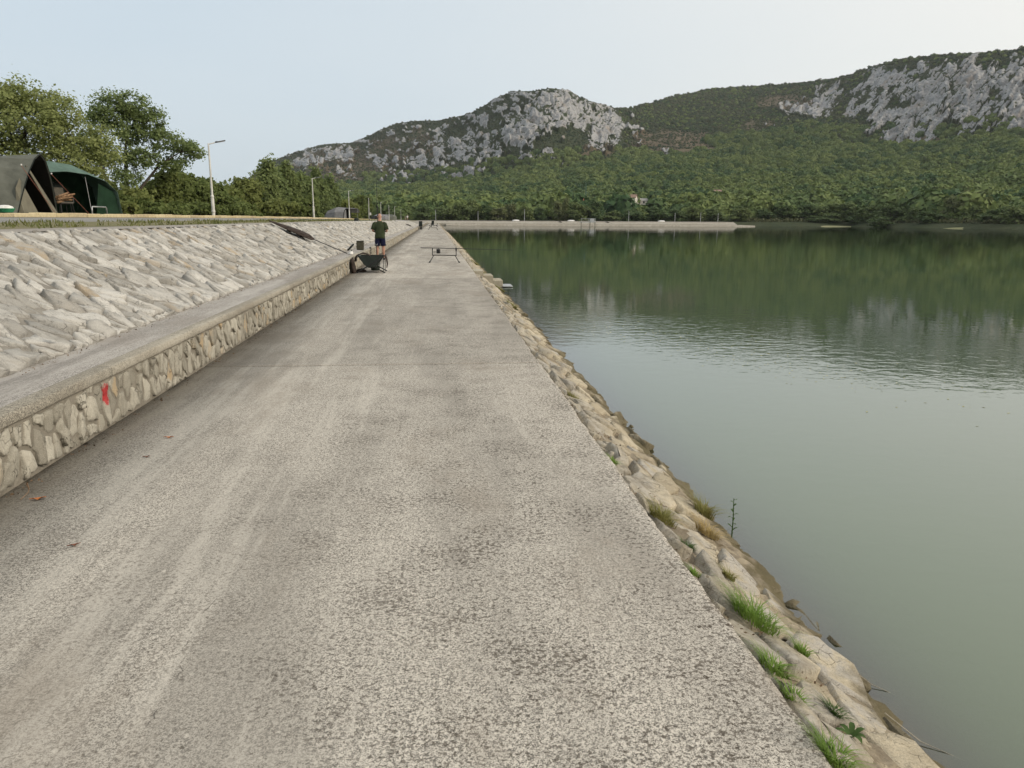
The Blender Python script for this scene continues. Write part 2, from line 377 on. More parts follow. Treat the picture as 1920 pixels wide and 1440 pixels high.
for i in range(len(joints)-1):
    slab(joints[i]+.011, min(joints[i+1], 268)-.011, tints[i % len(tints)])
# a crack in the first slab
ck = [(-.955, 3.2), (-.973, 3.06), (-1.0, 2.98), (-.985, 2.86), (-.975, 2.77), (-.99, 2.68), (-.934, 2.6), (-.95, 2.52), (-.915, 2.44), (-.94, 2.37), (-.945, 2.27), (-.965, 2.2), (-1.0, 2.17)]
cks = []; rq_ = random.Random(2)
for (x0, y0), (x1, y1) in zip(ck[:-1], ck[1:]):
    for k in range(5): cks.append((x0+(x1-x0)*k/5+rq_.uniform(-.007, .007), y0+(y1-y0)*k/5+rq_.uniform(-.004, .004)))
v = []; ck = cks
for i, (x, y) in enumerate(ck):
    k = .0013*max(.06, math.sin(i*.37)*math.sin(i*.11+.4)); v += [(x-k, y, .0012), (x+k, y, .0012)]
CRACK = simple('crack_dark', (.06, .053, .045)); link('crack', npmesh('crack', v, grid_faces(len(ck), 2)), CRACK, bed)

# ---- pieces of stonework: anisotropic cells, each a bulged stone
def clip(poly, nx, ny, d):
    out = []; m = len(poly)
    for i in range(m):
        a, b = poly[i], poly[(i+1) % m]; da, db = a[0]*nx+a[1]*ny-d, b[0]*nx+b[1]*ny-d
        if da <= 0: out.append(a)
        if (da < 0 < db) or (db < 0 < da):
            t = da/(da-db); out.append((a[0]+(b[0]-a[0])*t, a[1]+(b[1]-a[1])*t))
    return out
def cells(y0, y1, L, cy, ct, rng, jit=.42, skew=0., t0=0.):
    nc, nr = int((y1-y0)/cy), max(2, int(round(L/ct))+2); S = {}
    for c in range(nc):
        off = rng.random()
        for r in range(-1, nr):
            S[c, r] = (c+.5+rng.uniform(-jit, jit)+skew*(r+off), r-.5+off+rng.uniform(-jit, jit)*.8)
    res = []
    for (c, r), (sx, sy) in S.items():
        if not (-.6 < sy < L/ct+.6): continue
        poly = [(sx-2, max(sy-2, 0.)), (sx+2, max(sy-2, 0.)), (sx+2, min(sy+2, L/ct)), (sx-2, min(sy+2, L/ct))]
        if poly[2][1]-poly[0][1] < .1: continue
        for dc in (-2, -1, 0, 1, 2):
            for dr in (-2, -1, 0, 1, 2):
                q = S.get((c+dc, r+dr))
                if q is None or (dc == 0 and dr == 0): continue
                nx, ny = q[0]-sx, q[1]-sy
                poly = clip(poly, nx, ny, nx*(sx+q[0])/2+ny*(sy+q[1])/2)
                if len(poly) < 3: break
            if len(poly) < 3: break
        if len(poly) < 3: continue
        P = np.array(poly)*[cy, ct]+[y0, t0]
        res.append(P)
    return res
def stone_local(P, joint, h, rng, n=10, tilt=.25, dome=.8):
    """P polygon (y,t) -> local verts (y,t,h) about the centroid; corners kept, broken edges"""
    c = P.mean(0); Q = P-c
    ln = np.linalg.norm(np.roll(Q, -1, 0)-Q, axis=1)
    while len(Q) > n:                                   # drop the shortest edges
        k = int(np.argmin(ln)); Q = np.delete(Q, k, 0); ln = np.linalg.norm(np.roll(Q, -1, 0)-Q, axis=1)
    while len(Q) < n:                                   # split the longest
        k = int(np.argmax(ln)); f = rng.uniform(.35, .65); m = Q[k]*(1-f)+Q[(k+1) % len(Q)]*f
        e = Q[(k+1) % len(Q)]-Q[k]; m = m+np.array([-e[1], e[0]])*rng.uniform(-.10, .10)
        Q = np.insert(Q, k+1, m, 0); ln = np.linalg.norm(np.roll(Q, -1, 0)-Q, axis=1)
    d = np.linalg.norm(Q, axis=1, keepdims=True)+1e-6; J = joint*np.array([rng.uniform(.4, 2.0) for _ in range(n)])[:, None]
    q = Q*np.clip(1-J/d, .4, 1); sz = float(d.mean())
    ta, tb = rng.uniform(-tilt, tilt), rng.uniform(-tilt, tilt)
    def ring(s, hh, j):
        s = s*np.array([rng.uniform(.93, 1.05) for _ in range(n)])[:, None]
        p = q*s; z = hh*(1+np.array([rng.uniform(-j, j) for _ in range(n)]))+np.clip((p[:, 0]*ta+p[:, 1]*tb)*.5, -h*.8, h*1.2)
        return np.column_stack([p, z])
    o = q.mean(0)+np.array([rng.uniform(-.3, .3), rng.uniform(-.3, .3)])*sz
    V = np.vstack([np.column_stack([q*1.03, np.full(n, -.03)]), ring(.995, h*.6, .3), ring(rng.uniform(.87, .95), h, .3), ring(rng.uniform(.45, .62), h*1.05, .35), [[o[0]*.6, o[1]*.6, h*rng.uniform(.8, 1.3)]]])
    return c, V
def stone_faces(n):
    F = []; T = []
    for k in range(3):
        for j in range(n): F.append((k*n+j, k*n+(j+1) % n, k*n+n+(j+1) % n, k*n+n+j))
    for j in range(n): T.append((3*n+j, 3*n+(j+1) % n, 4*n))
    return np.array(F), np.array(T)
def stonework(parent, polys, frame, joint, hr, mat, rng, near_y, n_obj=300, name='stone', tilt=.25, skip=None):
    """frame(y,t) -> origin, ey, et, en.  Nearest stones are objects, the rest one mesh."""
    info = []
    for P in polys:
        c = P.mean(0)
        ar = .5*abs(np.dot(P[:, 0], np.roll(P[:, 1], 1))-np.dot(P[:, 1], np.roll(P[:, 0], 1)))
        if ar < .004: continue
        info.append((np.hypot(max(c[0]-near_y, (near_y-c[0])*3), 0), P))
    info.sort(key=lambda a: a[0])
    BV, BF, BT, BR = [], [], [], []; base = 0
    i = -1
    for d, P in info:
        n = 12 if i < 150 else 10 if i < n_obj*3 else 7
        c, V = stone_local(P, joint, rng.uniform(*hr), rng, n, tilt)
        o, ey, et, en = frame(c[0], c[1])
        if skip and skip(o): continue
        i += 1
        W3 = V[:, :1]*ey+V[:, 1:2]*et+V[:, 2:3]*en; rnd = rng.random()
        F, T = stone_faces(n)
        if i < n_obj:
            me = npmesh(name, W3, [F, T], False, {'rnd': np.full(len(W3), rnd)})
            link(name, me, mat, parent, o)
        else:
            BV.append(W3+o); BF.append(F+base); BT.append(T+base); BR.append(np.full(len(W3), rnd)); base += len(W3)
    if BV:
        me = npmesh(name, np.vstack(BV), [np.vstack(BF), np.vstack(BT)], False, {'rnd': np.concatenate(BR)})
        tag(link('distant_'+name+'work', me, mat, parent), kind='stuff')

# ---- low retaining wall: face, coping, ledge
rng = random.Random(11)
lw = MB().box((WALL-.13, 131, .19), (.26, 274, .39)).build('low_stone_wall', MORTAR_W)
tag(lw, 'knee-high mortared stone wall with concrete coping along the promenade', 'wall')
A3 = lambda *a: np.array(a, float)
stonework(lw, cells(1.0, 120, .37, .135, .21, rng, .46, 0, 0.01), lambda y, t: (A3(WALL, y, t), A3(0, 1, 0), A3(0, 0, 1), A3(1, 0, 0)),
          .015, (.001, .024), ST_WALL, rng, 5.2, 300, tilt=.35)
cy = -6.0; ci = 0
while cy < 268:
    ln = 2.9+rng.uniform(-.5, .9) if cy < 60 else 12; y1 = min(cy+ln, 268)
    ys = np.arange(cy+.004, y1-.003, .06 if cy < 25 else .5); ys = np.append(ys, y1-.004); n = len(ys)
    jn = fbm(ys*5, ys*0+.7, 4, 33)*.007*(cy < 40); dz = rng.uniform(-.003, .003)
    prof = [(WALL-.10, WTOP-.075), (WALL+.022, WTOP-.075), (WALL+.028, WTOP-.065), (WALL+.026, WTOP-.012), (WALL+.012, WTOP), (WALL-.10, WTOP+.001), ]
    V = [(x+(jn[i] if 0 < k < 5 else 0), y, z+dz+(jn[i]*.5 if k in (3, 4) else 0)) for i, y in enumerate(ys) for k, (x, z) in enumerate(prof)]
    me = npmesh('coping', V, [grid_faces(n, 6), np.array([[5, 4, 3, 2, 1, 0], [len(V)-6+k for k in range(6)]])], False, {'tint': np.full(len(V), rng.uniform(.9, 1.1))})
    link('coping', me, CONC_COPING, lw); cy = y1; ci += 1
ys = YS_NEAR; n = len(ys)
V = [(x, y, WTOP+.002+z+float(q)*.004) for y, q in zip(ys, fbm(ys*2, ys*0, 3, 2)) for x, z in ((WALL-.096, -.006), (-2.8, 0), (-3.0, 0), (LEDGE-.05, .004))]
link('ledge', npmesh('ledge', V, grid_faces(n, 4)[:, ::-1], False, {'tint': np.full(len(V), 1.)}), CONC_LEDGE, lw)
# ---- stone embankment above the ledge
rng = random.Random(5)
ts = np.linspace(0, 1, 13); V = []
for y in ys:
    zz = float(zc(y)); jn = fbm(ts*9+y*.01, np.full(13, y*4.), 3, 4)*.012
    for k, t in enumerate(ts): V.append((LEDGE+(CREST-LEDGE)*t+jn[k]*.4, y, WTOP+(zz-WTOP)*t+jn[k]))
em = link('stone_embankment', npmesh('stone_embankment', V, grid_faces(n, 13)[:, ::-1], True), MORTAR)
tag(em, 'pale sloping embankment of mortared limestone rubble left of the promenade', 'embankment')
LS = math.hypot(CREST-LEDGE, .95)
def emb_frame(y, t):
    s = t/LS; z1 = float(zc(y)); et = A3(CREST-LEDGE, 0, z1-WTOP); et /= np.linalg.norm(et); en = np.cross(et, A3(0, 1, 0)); en *= np.sign(en[2])
    return A3(LEDGE+(CREST-LEDGE)*s, y, WTOP+(z1-WTOP)*s)-en*.004, A3(0, 1, 0), et, en
stonework(em, cells(.4, 150, LS-.02, .19, .36, rng, .46, .12), emb_frame, .019, (.012, .046), ST_SLOPE, rng, 7.5, 300, tilt=.5)

# ---- waterside bank: mortar skin and stones
rng = random.Random(8)
xs = np.concatenate([np.linspace(0, 1.15, 30), np.linspace(1.25, 3.2, 8)]); NX = len(xs); V = []
for y in YS_NEAR:
    yy = np.full(NX, y); sk = xs*.8+y                      # rough courses run down the slope at a slant
    nn = fbm(xs*5, yy*2.2, 4, 14)*.035+fbm(xs*2.0, yy*.8, 2, 15)*.045+(.5-np.abs(fbm(sk*3.2, xs*2.2, 4, 16)))*.05
    pit = np.clip(fbm(xs*9, yy*7, 3, 18)-.35, 0, 1)*.07-(fbm(xs*16, yy*16, 2, 19)*.012 if y < 12 else 0)
    for k, t in enumerate(xs):
        x = EDGE-.03+t; V.append((x, y, bank_z(x)-.035+(nn[k]-pit[k])*min(1, .1+t*5)))
bk = link('waterside_bank', npmesh('waterside_bank', V, grid_faces(len(YS_NEAR), NX), False), MORTAR_B)
tag(bk, 'cream stone-faced bank sloping from the promenade into the lake', 'bank')
def bank_frame(y, t):
    et = A3(1, 0, -.6); et /= np.linalg.norm(et); en = A3(.6, 0, 1)/np.linalg.norm([.6, 0, 1]); x = EDGE+.03+t*et[0]
    return A3(x, y, bank_z(x))-en*.012, A3(0, 1, 0), et, en
stonework(bk, cells(1.2, 120, 1.75, .33, .25, rng, .48, .3), bank_frame, .028, (.0, .040), ST_BANK, rng, 2.2, 300, tilt=.55,
          skip=lambda o: (24.1 < o[1] < 26.1 and o[0] < 2.2) or o[0] > 2.08)

# ---- dry litter caught along the wall foot, the ledge and the top of the bank
rs = np.random.RandomState(17); Cq = []
for i in range(2600):
    y = 2.5+rs.rand()**1.8*40; k = i % 3; w_ = abs(rs.normal())
    if gnoise(np.array([y*1.7]), np.array([k*9.]), 6)[0] < -.15: continue
    if k == 0: Cq.append((WALL+.035+w_*.05, y, .006))
    elif k == 1: Cq.append((LEDGE+.02+w_*.05, y, WTOP+.010))
    else:
        x = EDGE+.03+w_*.16; Cq.append((x, y, bank_z(x)+.004))
Cq = np.array(Cq); n_ = len(Cq); a_ = rs.uniform(0, 6.28, n_); l_ = rs.uniform(.003, .011, n_)*(1+Cq[:, 1]*.03); U_ = np.stack([np.cos(a_)*l_, np.sin(a_)*l_, rs.normal(size=n_)*.003], 1); V_ = np.stack([-np.sin(a_)*l_*.45, np.cos(a_)*l_*.45, np.abs(rs.normal(size=n_))*.003], 1)
Pq = np.stack([Cq-U_, Cq-V_, Cq+U_, Cq+V_], 1).reshape(-1, 3)
LITTER = simple('dry_litter', (.13, .085, .05), .6, 3, .9)
tag(link('leaf_litter', npmesh('leaf_litter', Pq, np.arange(n_*4).reshape(-1, 4)), LITTER), 'scattered dry brown leaf litter along the wall foot and slab edge', 'litter', kind='stuff')

# ---- crest path, verge, gravel road, camp ground
yl = np.concatenate([np.arange(-30, 60, 2.), np.arange(60, 300, 8.)])
def strip(name, mat, x0, d0, x1, d1, nx=4, amp=.01):
    V = []
    for y in yl:
        for k in range(nx):
            t = k/(nx-1); x = x0+(x1-x0)*t; V.append((x, y, float(zc(y))+d0+(d1-d0)*t+amp*float(gnoise(np.array([x*1.3]), np.array([y*.9]), 3)[0])*(0 < k < nx-1)))
    o = link(name, npmesh(name, V, grid_faces(len(yl), nx)[:, ::-1]), mat); tag(o, kind='structure'); return o
strip('crest_path', PATHM, CREST+.05, .004, -5.85, .02, 3, 0)
strip('grass_verge', VERGE, -5.83, .022, -8.3, .075, 6, .02)
strip('gravel_road', GRAVEL, -8.28, .070, -12.5, .165, 8, .015)
strip('camp_ground', CAMPM, -12.7, .29, -420, .8, 12, .02)
KM = stone_mat('kerb_stone', (.30, .24, .13), (.50, .41, .24), (.62, .53, .34), (.40, .33, .22), .3, (5, 5, 5), False, .01)
kb = MB()
for a, b in zip(yl[:-1], yl[1:]):
    za, zb = float(zc(a)), float(zc(b))
    kb.add([(-12.49, a, za+.1), (-12.49, b, zb+.1), (-12.49, b, zb+.17), (-12.49, a, za+.17), (-12.72, a, za+.1), (-12.72, b, zb+.1), (-12.72, b, zb+.25), (-12.72, a, za+.25)],
           [(0, 1, 2, 3), (3, 2, 6, 7), (4, 7, 6, 5)])
kerb = kb.build('stone_kerb', MORTAR); tag(kerb, 'low cream stone kerb along the far side of the gravel road', 'kerb')
rng = random.Random(21); y = 14.
while y < 175:
    ln = rng.uniform(.8, 1.5) if y < 110 else 5; h = .145+rng.uniform(-.02, .02); o = A3(-12.58, y+ln/2, float(zc(y))+.16)
    b = MB().box((0, 0, h/2), (.24+rng.uniform(-.03, .03), ln-.015, h), None, .02); s = b.build('kerb_stone', KM, kerb, o)
    s.data.attributes.new('rnd', 'FLOAT', 'POINT').data.foreach_set('value', [rng.random()]*len(s.data.vertices)); y += ln

# ---- far dam closing the lake, with its ledge
DY = 270.
fd = empty('far_embankment', (0, DY, 0)); tag(fd, 'distant pale stone embankment closing the far end of the lake', 'embankment')
t = NT('far_stonework'); p = t.pos(); vn = t.vor(t.scale(p, (1, 1, 1.6)), 2.2, 'F1', 'Color')
bw = t.new('ShaderNodeRGBToBW'); t.l.new(vn, bw.inputs[0])
FARST = t.done(t.mix(t.math('MULTIPLY', t.ramp(t.noise(t.scale(p, (.05, .05, 1)), 2, 4), .4, .7), .4), t.mix(bw.outputs[0], (.26, .24, .20), (.41, .38, .325)), (.24, .21, .165)), .9, None, .2)
def xprism(name, prof, x0, x1, mat, taper=0.):
    nseg = 24; rings = []
    for i in range(nseg+1):
        x = x0+(x1-x0)*i/nseg; k = 1 if i < nseg else 1-taper
        rings.append([(x, yy-0.10*max(0, x)*0, z if z < -.4 else -.5+(z+.5)*k) for yy, z in prof])
    return MB().loft(rings).build(name, mat, fd)
xprism('slope_facing', [(-5.6, .12), (-2.2, .9), (-2.2, -1.2), (-5.6, -1.2)], -5.1, 104.5, FARST)
xprism('lower_ledge', [(-8.8, -.95), (-8.0, -.06), (-5.605, -.02), (-5.605, -1.2), (-8.8, -1.2)], 3.6, 110, FARST, .3)
xprism('crest', [(-2.35, .9), (-2.35, .98), (9, 1.0), (9, -1.2), (-2.195, -1.2), (-2.195, .9)], -5.1, 104.5, PATHM)

# ---- the lake
t = NT('lake_water'); p = t.pos(); s = t.sep(p)
cal = t.noise(p, .05, 3)
w1 = t.noise(t.scale(p, (1., 1.35, 1)), 3.6, 3, .5, .3); w2 = t.noise(t.scale(p, (.7, 1.2, 1)), 9.5, 2, .5); w3 = t.noise(t.scale(p, (1, 1, 1)), .55, 2, .5)
ln_w = t.math('ADD', t.math('MULTIPLY', s[0], .62), t.math('MULTIPLY', s[1], .78))     # across a wind streak running over the lake
ln_w = t.math('ADD', ln_w, t.math('MULTIPLY', t.math('SUBTRACT', t.noise(p, .3, 4), .5), 5.))
wind = t.math('MULTIPLY', t.ramp(ln_w, 9.5, 12.5), t.ramp(ln_w, 15., 19., 1, 0))
amt = t.math('ADD', t.ramp(cal, .35, .6, .22, .5), t.math('MULTIPLY', wind, .95))
hh = t.math('ADD', t.math('MULTIPLY', w1, 1.), t.math('ADD', t.math('MULTIPLY', w2, .16), t.math('MULTIPLY', w3, .8)))
nrm = t.bump(t.math('MULTIPLY', hh, amt), 1., .0034)
body = t.mix(t.noise(p, .02, 3), (.064, .106, .042), (.076, .118, .050))
dfs = t.new('ShaderNodeBsdfDiffuse'); t.l.new(body, dfs.inputs[0])
gl = t.new('ShaderNodeBsdfGlossy'); gl.inputs['Roughness'].default_value = .02; t.l.new(nrm, gl.inputs['Normal'])
fr = t.new('ShaderNodeFresnel'); fr.inputs[0].default_value = 1.333; t.l.new(nrm, fr.inputs['Normal'])
refl = t.math('POWER', fr.outputs[0], .54)
m0 = t.new('ShaderNodeMixShader'); t.l.new(refl, m0.inputs[0]); t.l.new(dfs.outputs[0], m0.inputs[1]); t.l.new(gl.outputs[0], m0.inputs[2])
# shallow margin: thin water over the sloping bank lets it show through
depth = t.math('MULTIPLY', t.math('SUBTRACT', s[0], 1.95), .6)
murk = t.math('SUBTRACT', 1., t.math('POWER', 2.718, t.math('MULTIPLY', t.math('MAXIMUM', depth, 0.), -5.0)))
tr = t.new('ShaderNodeBsdfTransparent'); tr.inputs[0].default_value = (.62, .60, .45, 1)
m1 = t.new('ShaderNodeMixShader'); t.l.new(refl, m1.inputs[0]); t.l.new(tr.outputs[0], m1.inputs[1]); t.l.new(gl.outputs[0], m1.inputs[2])
m2 = t.new('ShaderNodeMixShader'); t.l.new(murk, m2.inputs[0]); t.l.new(m1.outputs[0], m2.inputs[1]); t.l.new(m0.outputs[0], m2.inputs[2])
t.l.new(m2.outputs[0], t.out.inputs[0]); WATERM = t.m
wt = link('lake_water', npmesh('lake_water', [(1.3, -60, WATER), (620, -60, WATER), (620, 520, WATER), (1.3, 520, WATER)], np.array([[0, 1, 2, 3]])), WATERM)
tag(wt, kind='structure')
# leaves and seed husks drifting on the lake
rs = np.random.RandomState(23); n_ = 420; tt_ = rs.rand(n_)
cx_ = 3.0+tt_*3.2+rs.normal(size=n_)*.5; cy_ = 16.6-tt_*7.2+rs.normal(size=n_)*1.1; a_ = rs.uniform(0, 6.28, n_); l_ = rs.uniform(.008, .024, n_)
keep = cx_ > 2.3; C_ = np.stack([cx_, cy_, np.full(n_, WATER+.003)], 1)[keep]; U_ = np.stack([np.cos(a_)*l_, np.sin(a_)*l_, a_*0], 1)[keep]; V_ = np.stack([-np.sin(a_)*l_*.5, np.cos(a_)*l_*.5, a_*0+.001], 1)[keep]
tag(link('floating_leaves', npmesh('floating_leaves', np.stack([C_-U_, C_-V_, C_+U_, C_+V_], 1).reshape(-1, 3), np.arange(len(C_)*4).reshape(-1, 4)), simple('drifting_leaf', (.36, .33, .15), .5, 2, .8)), 'tiny yellowish leaves drifting on the lake in the rippled patch', 'leaves', kind='stuff')
# ================================================================== hills
RIDGE = [(-24, .001), (-18.51, .0032), (-15.13, .0203), (-13.71, .0348), (-12.26, .0519), (-11.52, .0645), (-9.91, .0751), (-7.91, .0865), (-5.58, .0906), (-4.23, .1018), (-2.55, .1143), (-.87, .118), (.63, .1185), (2.52, .1271), (3.46, .1354), (4.59, .1474), (5.72, .1531), (7.03, .1544), (8.34, .1575), (9.28, .1543), (10.79, .143), (12.29, .1353), (13.6, .132), (15.06, .1377), (16.86, .1463), (19.16, .1524), (21.61, .1545), (23.99, .1551), (26.31, .1566), (28.21, .1627), (29.43, .1686), (30.62, .1743), (32.7, .1758), (35.55, .1745), (37.44, .1744), (41.97, .1716), (50, .15)]
FOOT = [(-24, .0008), (-18.52, .0014), (-12.32, .0364), (-6.58, .038), (-2.09, .0402), (1.72, .0427), (5.18, .0497), (9.39, .0609), (12.03, .0711), (14.66, .0722), (17.95, .0811), (22.56, .0878), (25.28, .0927), (29.88, .0843), (32.37, .0817), (38.05, .088), (50, .0789)]
RDIST = [(-24, 2300), (-12, 2150), (-5, 1850), (2.5, 1480), (8.3, 1300), (12, 1450), (15, 1750), (21, 1900), (28, 1650), (33, 1420), (38, 1330), (50, 1350)]
FDIST = [(-24, 1500), (-12, 1450), (-5, 1250), (2.5, 1080), (8.3, 1020), (12, 1080), (15, 1150), (21, 1230), (28, 1180), (33, 1080), (38, 1000), (50, 1000)]
SHORE = [(22.5, 310), (25.7, 316), (28.75, 322), (32.3, 294), (35.3, 280), (38.7, 264), (50, 235)]
def tab(T, a, sm=0):
    if not sm: return np.interp(a, [q[0] for q in T], [q[1] for q in T])
    g = np.arange(-40, 66, .1); y = np.interp(g, [q[0] for q in T], [q[1] for q in T]); k = np.exp(-(np.arange(-60, 61)*.1/sm)**2); k /= k.sum()
    return np.interp(a, g, np.convolve(np.pad(y, 60, 'edge'), k, 'valid'))
def shore_r(a): return np.where(a < 22.5, 286/np.cos(np.radians(np.minimum(a, 22.5))), tab(SHORE, a))
def picture(X, Y, Z):
    d = (X, Y, Z-1.6); f = [sum(d[i]*v[i] for i in range(3)) for v in (cr, cu, cf)]
    return 960+1442*f[0]/f[2], 720-1442*f[1]/f[2]

AZ = np.arange(-24, 50, .065); NC = len(AZ)
TT = np.concatenate([[-.06, -.012, 0, .006], np.linspace(.02, .98, 60), 1+np.linspace(0, 1, 300), 2+np.array([.05, .2, .5, 1.])])
NR = len(TT)
a2, t2 = np.meshgrid(AZ, TT)
r0, Fd, Rd, ef, er = shore_r(a2), tab(FDIST, a2, 2.2), tab(RDIST, a2, 2.2), tab(FOOT, a2, .5), tab(RIDGE, a2, .22)
tf, tm, tb = np.clip(t2, -.1, 1), np.clip(t2-1, 0, 1), np.clip(t2-2, 0, 1)
rr = r0+(Fd-r0)*tf+(Rd-Fd)*tm+700*tb
e0 = -.75/r0
ee = e0+(ef-e0)*np.sign(tf)*np.abs(tf)**.92
ee = np.where(t2 > 1, ef+(er-ef)*(.45*tm+.55*tm**.8), ee)
zz = 1.6+rr*ee
zz = np.where(t2 > 2, zz-tb*160, zz)
zz = np.where(t2 < -.001, np.where(t2 < -.03, -3.4, -1.3), zz)
ar = np.radians(a2); X, Y = rr*np.sin(ar), rr*np.cos(ar)
win = sstep(.06, .4, t2)*(1-.85*sstep(1.75, 1.97, t2))
zz += win*fbm(X/170, Y/170, 4, 3)*7*sstep(.05, 1., t2)
PX, PY = picture(X, Y, zz)
u, v = ar*1350, (zz-1.6)*1350/rr
def blob(x, y, a, b, w): return w*np.exp(-(((PX-x)/a)**2+((PY-y)/b)**2)**1.5)
rw = np.zeros_like(PX)
for q in [(1035, 212, 140, 58, .86), (1140, 245, 62, 55, .80), (935, 262, 110, 62, .76), (820, 290, 130, 62, .68), (700, 300, 125, 60, .61), (760, 335, 60, 16, .62), (590, 290, 120, 40, .68),
          (760, 245, 100, 24, .58), (1000, 300, 90, 24, .56), (890, 322, 26, 6, .95), (1100, 312, 40, 6, .9), (860, 235, 60, 26, .6),
          (1800, 185, 175, 92, .92), (1960, 180, 160, 88, .92), (1700, 236, 90, 50, .92), (1610, 192, 110, 44, .80), (1530, 205, 80, 28, .72), (1660, 150, 70, 34, .74), (1250, 290, 34, 10, .5), (1480, 235, 50, 12, .5)]:
    rw = np.maximum(rw, blob(*q))
rot = .85
us, vs = u*math.cos(rot)+v*math.sin(rot), -u*math.sin(rot)+v*math.cos(rot)     # gullies run down to the left
right = sstep(1450, 1620, PX)
pat = np.where(right > .5, fbm(us/60, vs/17, 5, 41), fbm(u/42+fbm(u/90, v/90, 2, 8)*.6, v/26, 5, 43))
fine_ = np.where(right > .5, fbm(us/22, vs/6, 4, 48), fbm(u/13, v/8, 4, 47))
rock = sstep(.42, .60, rw*.80+.36*pat+.30*fine_)
rock = np.where(t2 < 1.0, 0, rock)
brown = np.zeros_like(PX)
for q in [(1260, 265, 95, 30, .9), (1480, 195, 70, 22, .8), (1120, 290, 70, 22, .6), (640, 310, 130, 45, .75), (760, 280, 110, 50, .6), (1740, 268, 110, 14, .8), (1420, 235, 60, 14, .6), (1330, 300, 50, 10, .5)]:
    brown = np.maximum(brown, blob(*q))
brown = sstep(.3, .75, brown+.38*fbm(u/30, v/22, 4, 71))
wx, wy = fbm(u/26, v/26, 3, 91)*.55, fbm(u/26+50, v/26, 3, 92)*.55
ux, vx = np.where(right > .5, us, u), np.where(right > .5, vs, v)
f1, f2, _ = worley(np.where(right > .5, ux/40, ux/36)+wx, np.where(right > .5, vx/13, vx/24)+wy, 3)
g1, g2, _ = worley(np.where(right > .5, ux/13, ux/10)+wx*1.6, np.where(right > .5, vx/5.5, vx/9)+wy*1.6, 9)
h1, h2, _ = worley(u/4.6, v/3.7, 19)
d = 17*np.clip(f2-f1, 0, .55)+9*np.clip(g2-g1, 0, .5)+3.0*np.clip(h2-h1, 0, .6)+3.0*fbm(u/20, v/20, 4, 51)
gate = sstep(-.25, .35, fbm(u/30, v/24, 3, 93))
crev = np.minimum(sstep(.02, .20, f2-f1+.25*gate), sstep(.02, .26, (g2-g1)+.08*fbm(u/5, v/5, 2, 77)+.22*gate))
rock = rock*(.25+.75*crev)
edge = 1-.55*sstep(1.86, 1.99, t2)
d = d*sstep(.05, .35, rock)*edge*sstep(1.0, 1.06, t2)+(1-rock)*sstep(1.0, 1.1, t2)*edge*2.2*fbm(u/22, v/22, 4, 61)
rr2 = rr-d*.62; zz = zz+d*.5
X, Y = rr2*np.sin(ar), rr2*np.cos(ar)
me = npmesh('hills', np.stack([X, Y, zz], -1).reshape(-1, 3), grid_faces(NR, NC), False, {'rock': rock.ravel(), 'brown': brown.ravel()})
t = NT('hill_ground'); p = t.pos(); ra, br = t.attr('rock'), t.attr('brown')
n1 = t.noise(p, .09, 6, .65); n2 = t.noise(p, .5, 5, .7)
soil = t.mix(br, t.mix(t.ramp(n1, .35, .65), (.032, .046, .022), (.05, .058, .03)), t.mix(t.ramp(n1, .4, .62), (.080, .062, .042), (.145, .115, .075)))
rk = t.mix(t.ramp(n1, .3, .7), (.22, .225, .235), (.41, .405, .40)); rk = t.mix(t.math('MULTIPLY', t.ramp(n2, .44, .66), .75), rk, (.115, .115, .118))
rk = t.mix(t.math('MULTIPLY', t.ramp(t.noise(p, .03, 4), .55, .68), .5), rk, (.25, .20, .155))
HILLM = t.done(t.mix(t.ramp(t.math('ADD', ra, t.math('MULTIPLY', t.math('SUBTRACT', n2, .5), .7)), .38, .58), soil, rk), .95, t.bump(n2, .8, 1.2), .15)
hl = link('hills', me, HILLM); tag(hl, kind='structure')
def hill_z(az, r):
    """height of the wooded slope below the crags"""
    j = np.clip(np.round((az-AZ[0])/.065).astype(int), 0, NC-1); out = np.zeros(len(j)); ii = np.zeros(len(j), int)
    for k in range(len(j)):
        i = int(np.searchsorted(rr[:, j[k]], r[k])); i = min(max(i, 1), NR-1); ii[k] = i
        a, b = rr[i-1, j[k]], rr[i, j[k]]; w = (r[k]-a)/max(b-a, 1e-6); out[k] = zz[i-1, j[k]]*(1-w)+zz[i, j[k]]*w
    return out, ii, j
def place_elev(az, e):
    """distance on the slope where the ground stands at elevation tangent e"""
    j = int(round((az-AZ[0])/.065))
    i = int(np.argmax((zz[4:64, j]-1.6)/rr[4:64, j] > e))+4
    return rr[i, j], zz[i, j]

# ------------------------------------------------------------------ leaves
def leaf_quads(C, size, rs, flat=0., aspect=.55):
    n = len(C); U = rs.normal(size=(n, 3)); U /= np.linalg.norm(U, axis=1, keepdims=True)
    Wv = rs.normal(size=(n, 3)); Wv[:, 2] *= 1-flat; Vv = np.cross(U, Wv); Vv /= np.linalg.norm(Vv, axis=1, keepdims=True)+1e-9
    s = (size*rs.uniform(.6, 1.35, n))[:, None]
    P = np.stack([C-U*s, C+Vv*s*aspect-U*s*.1, C+U*s, C-Vv*s*aspect-U*s*.1], 1).reshape(-1, 3)
    return P, np.arange(n*4).reshape(-1, 4)
def tangent_quads(C, D, size, rs, jit=.45):
    n = len(C); N = D+rs.normal(size=(n, 3))*jit; N /= np.linalg.norm(N, axis=1, keepdims=True)
    U = np.cross(N, rs.normal(size=(n, 3))); U /= np.linalg.norm(U, axis=1, keepdims=True)+1e-9; Vv = np.cross(N, U); s = (size*rs.uniform(.6, 1.35, n))[:, None]
    return np.stack([C-U*s, C-Vv*s*.7, C+U*s, C+Vv*s*.7], 1).reshape(-1, 3), np.arange(n*4).reshape(-1, 4)
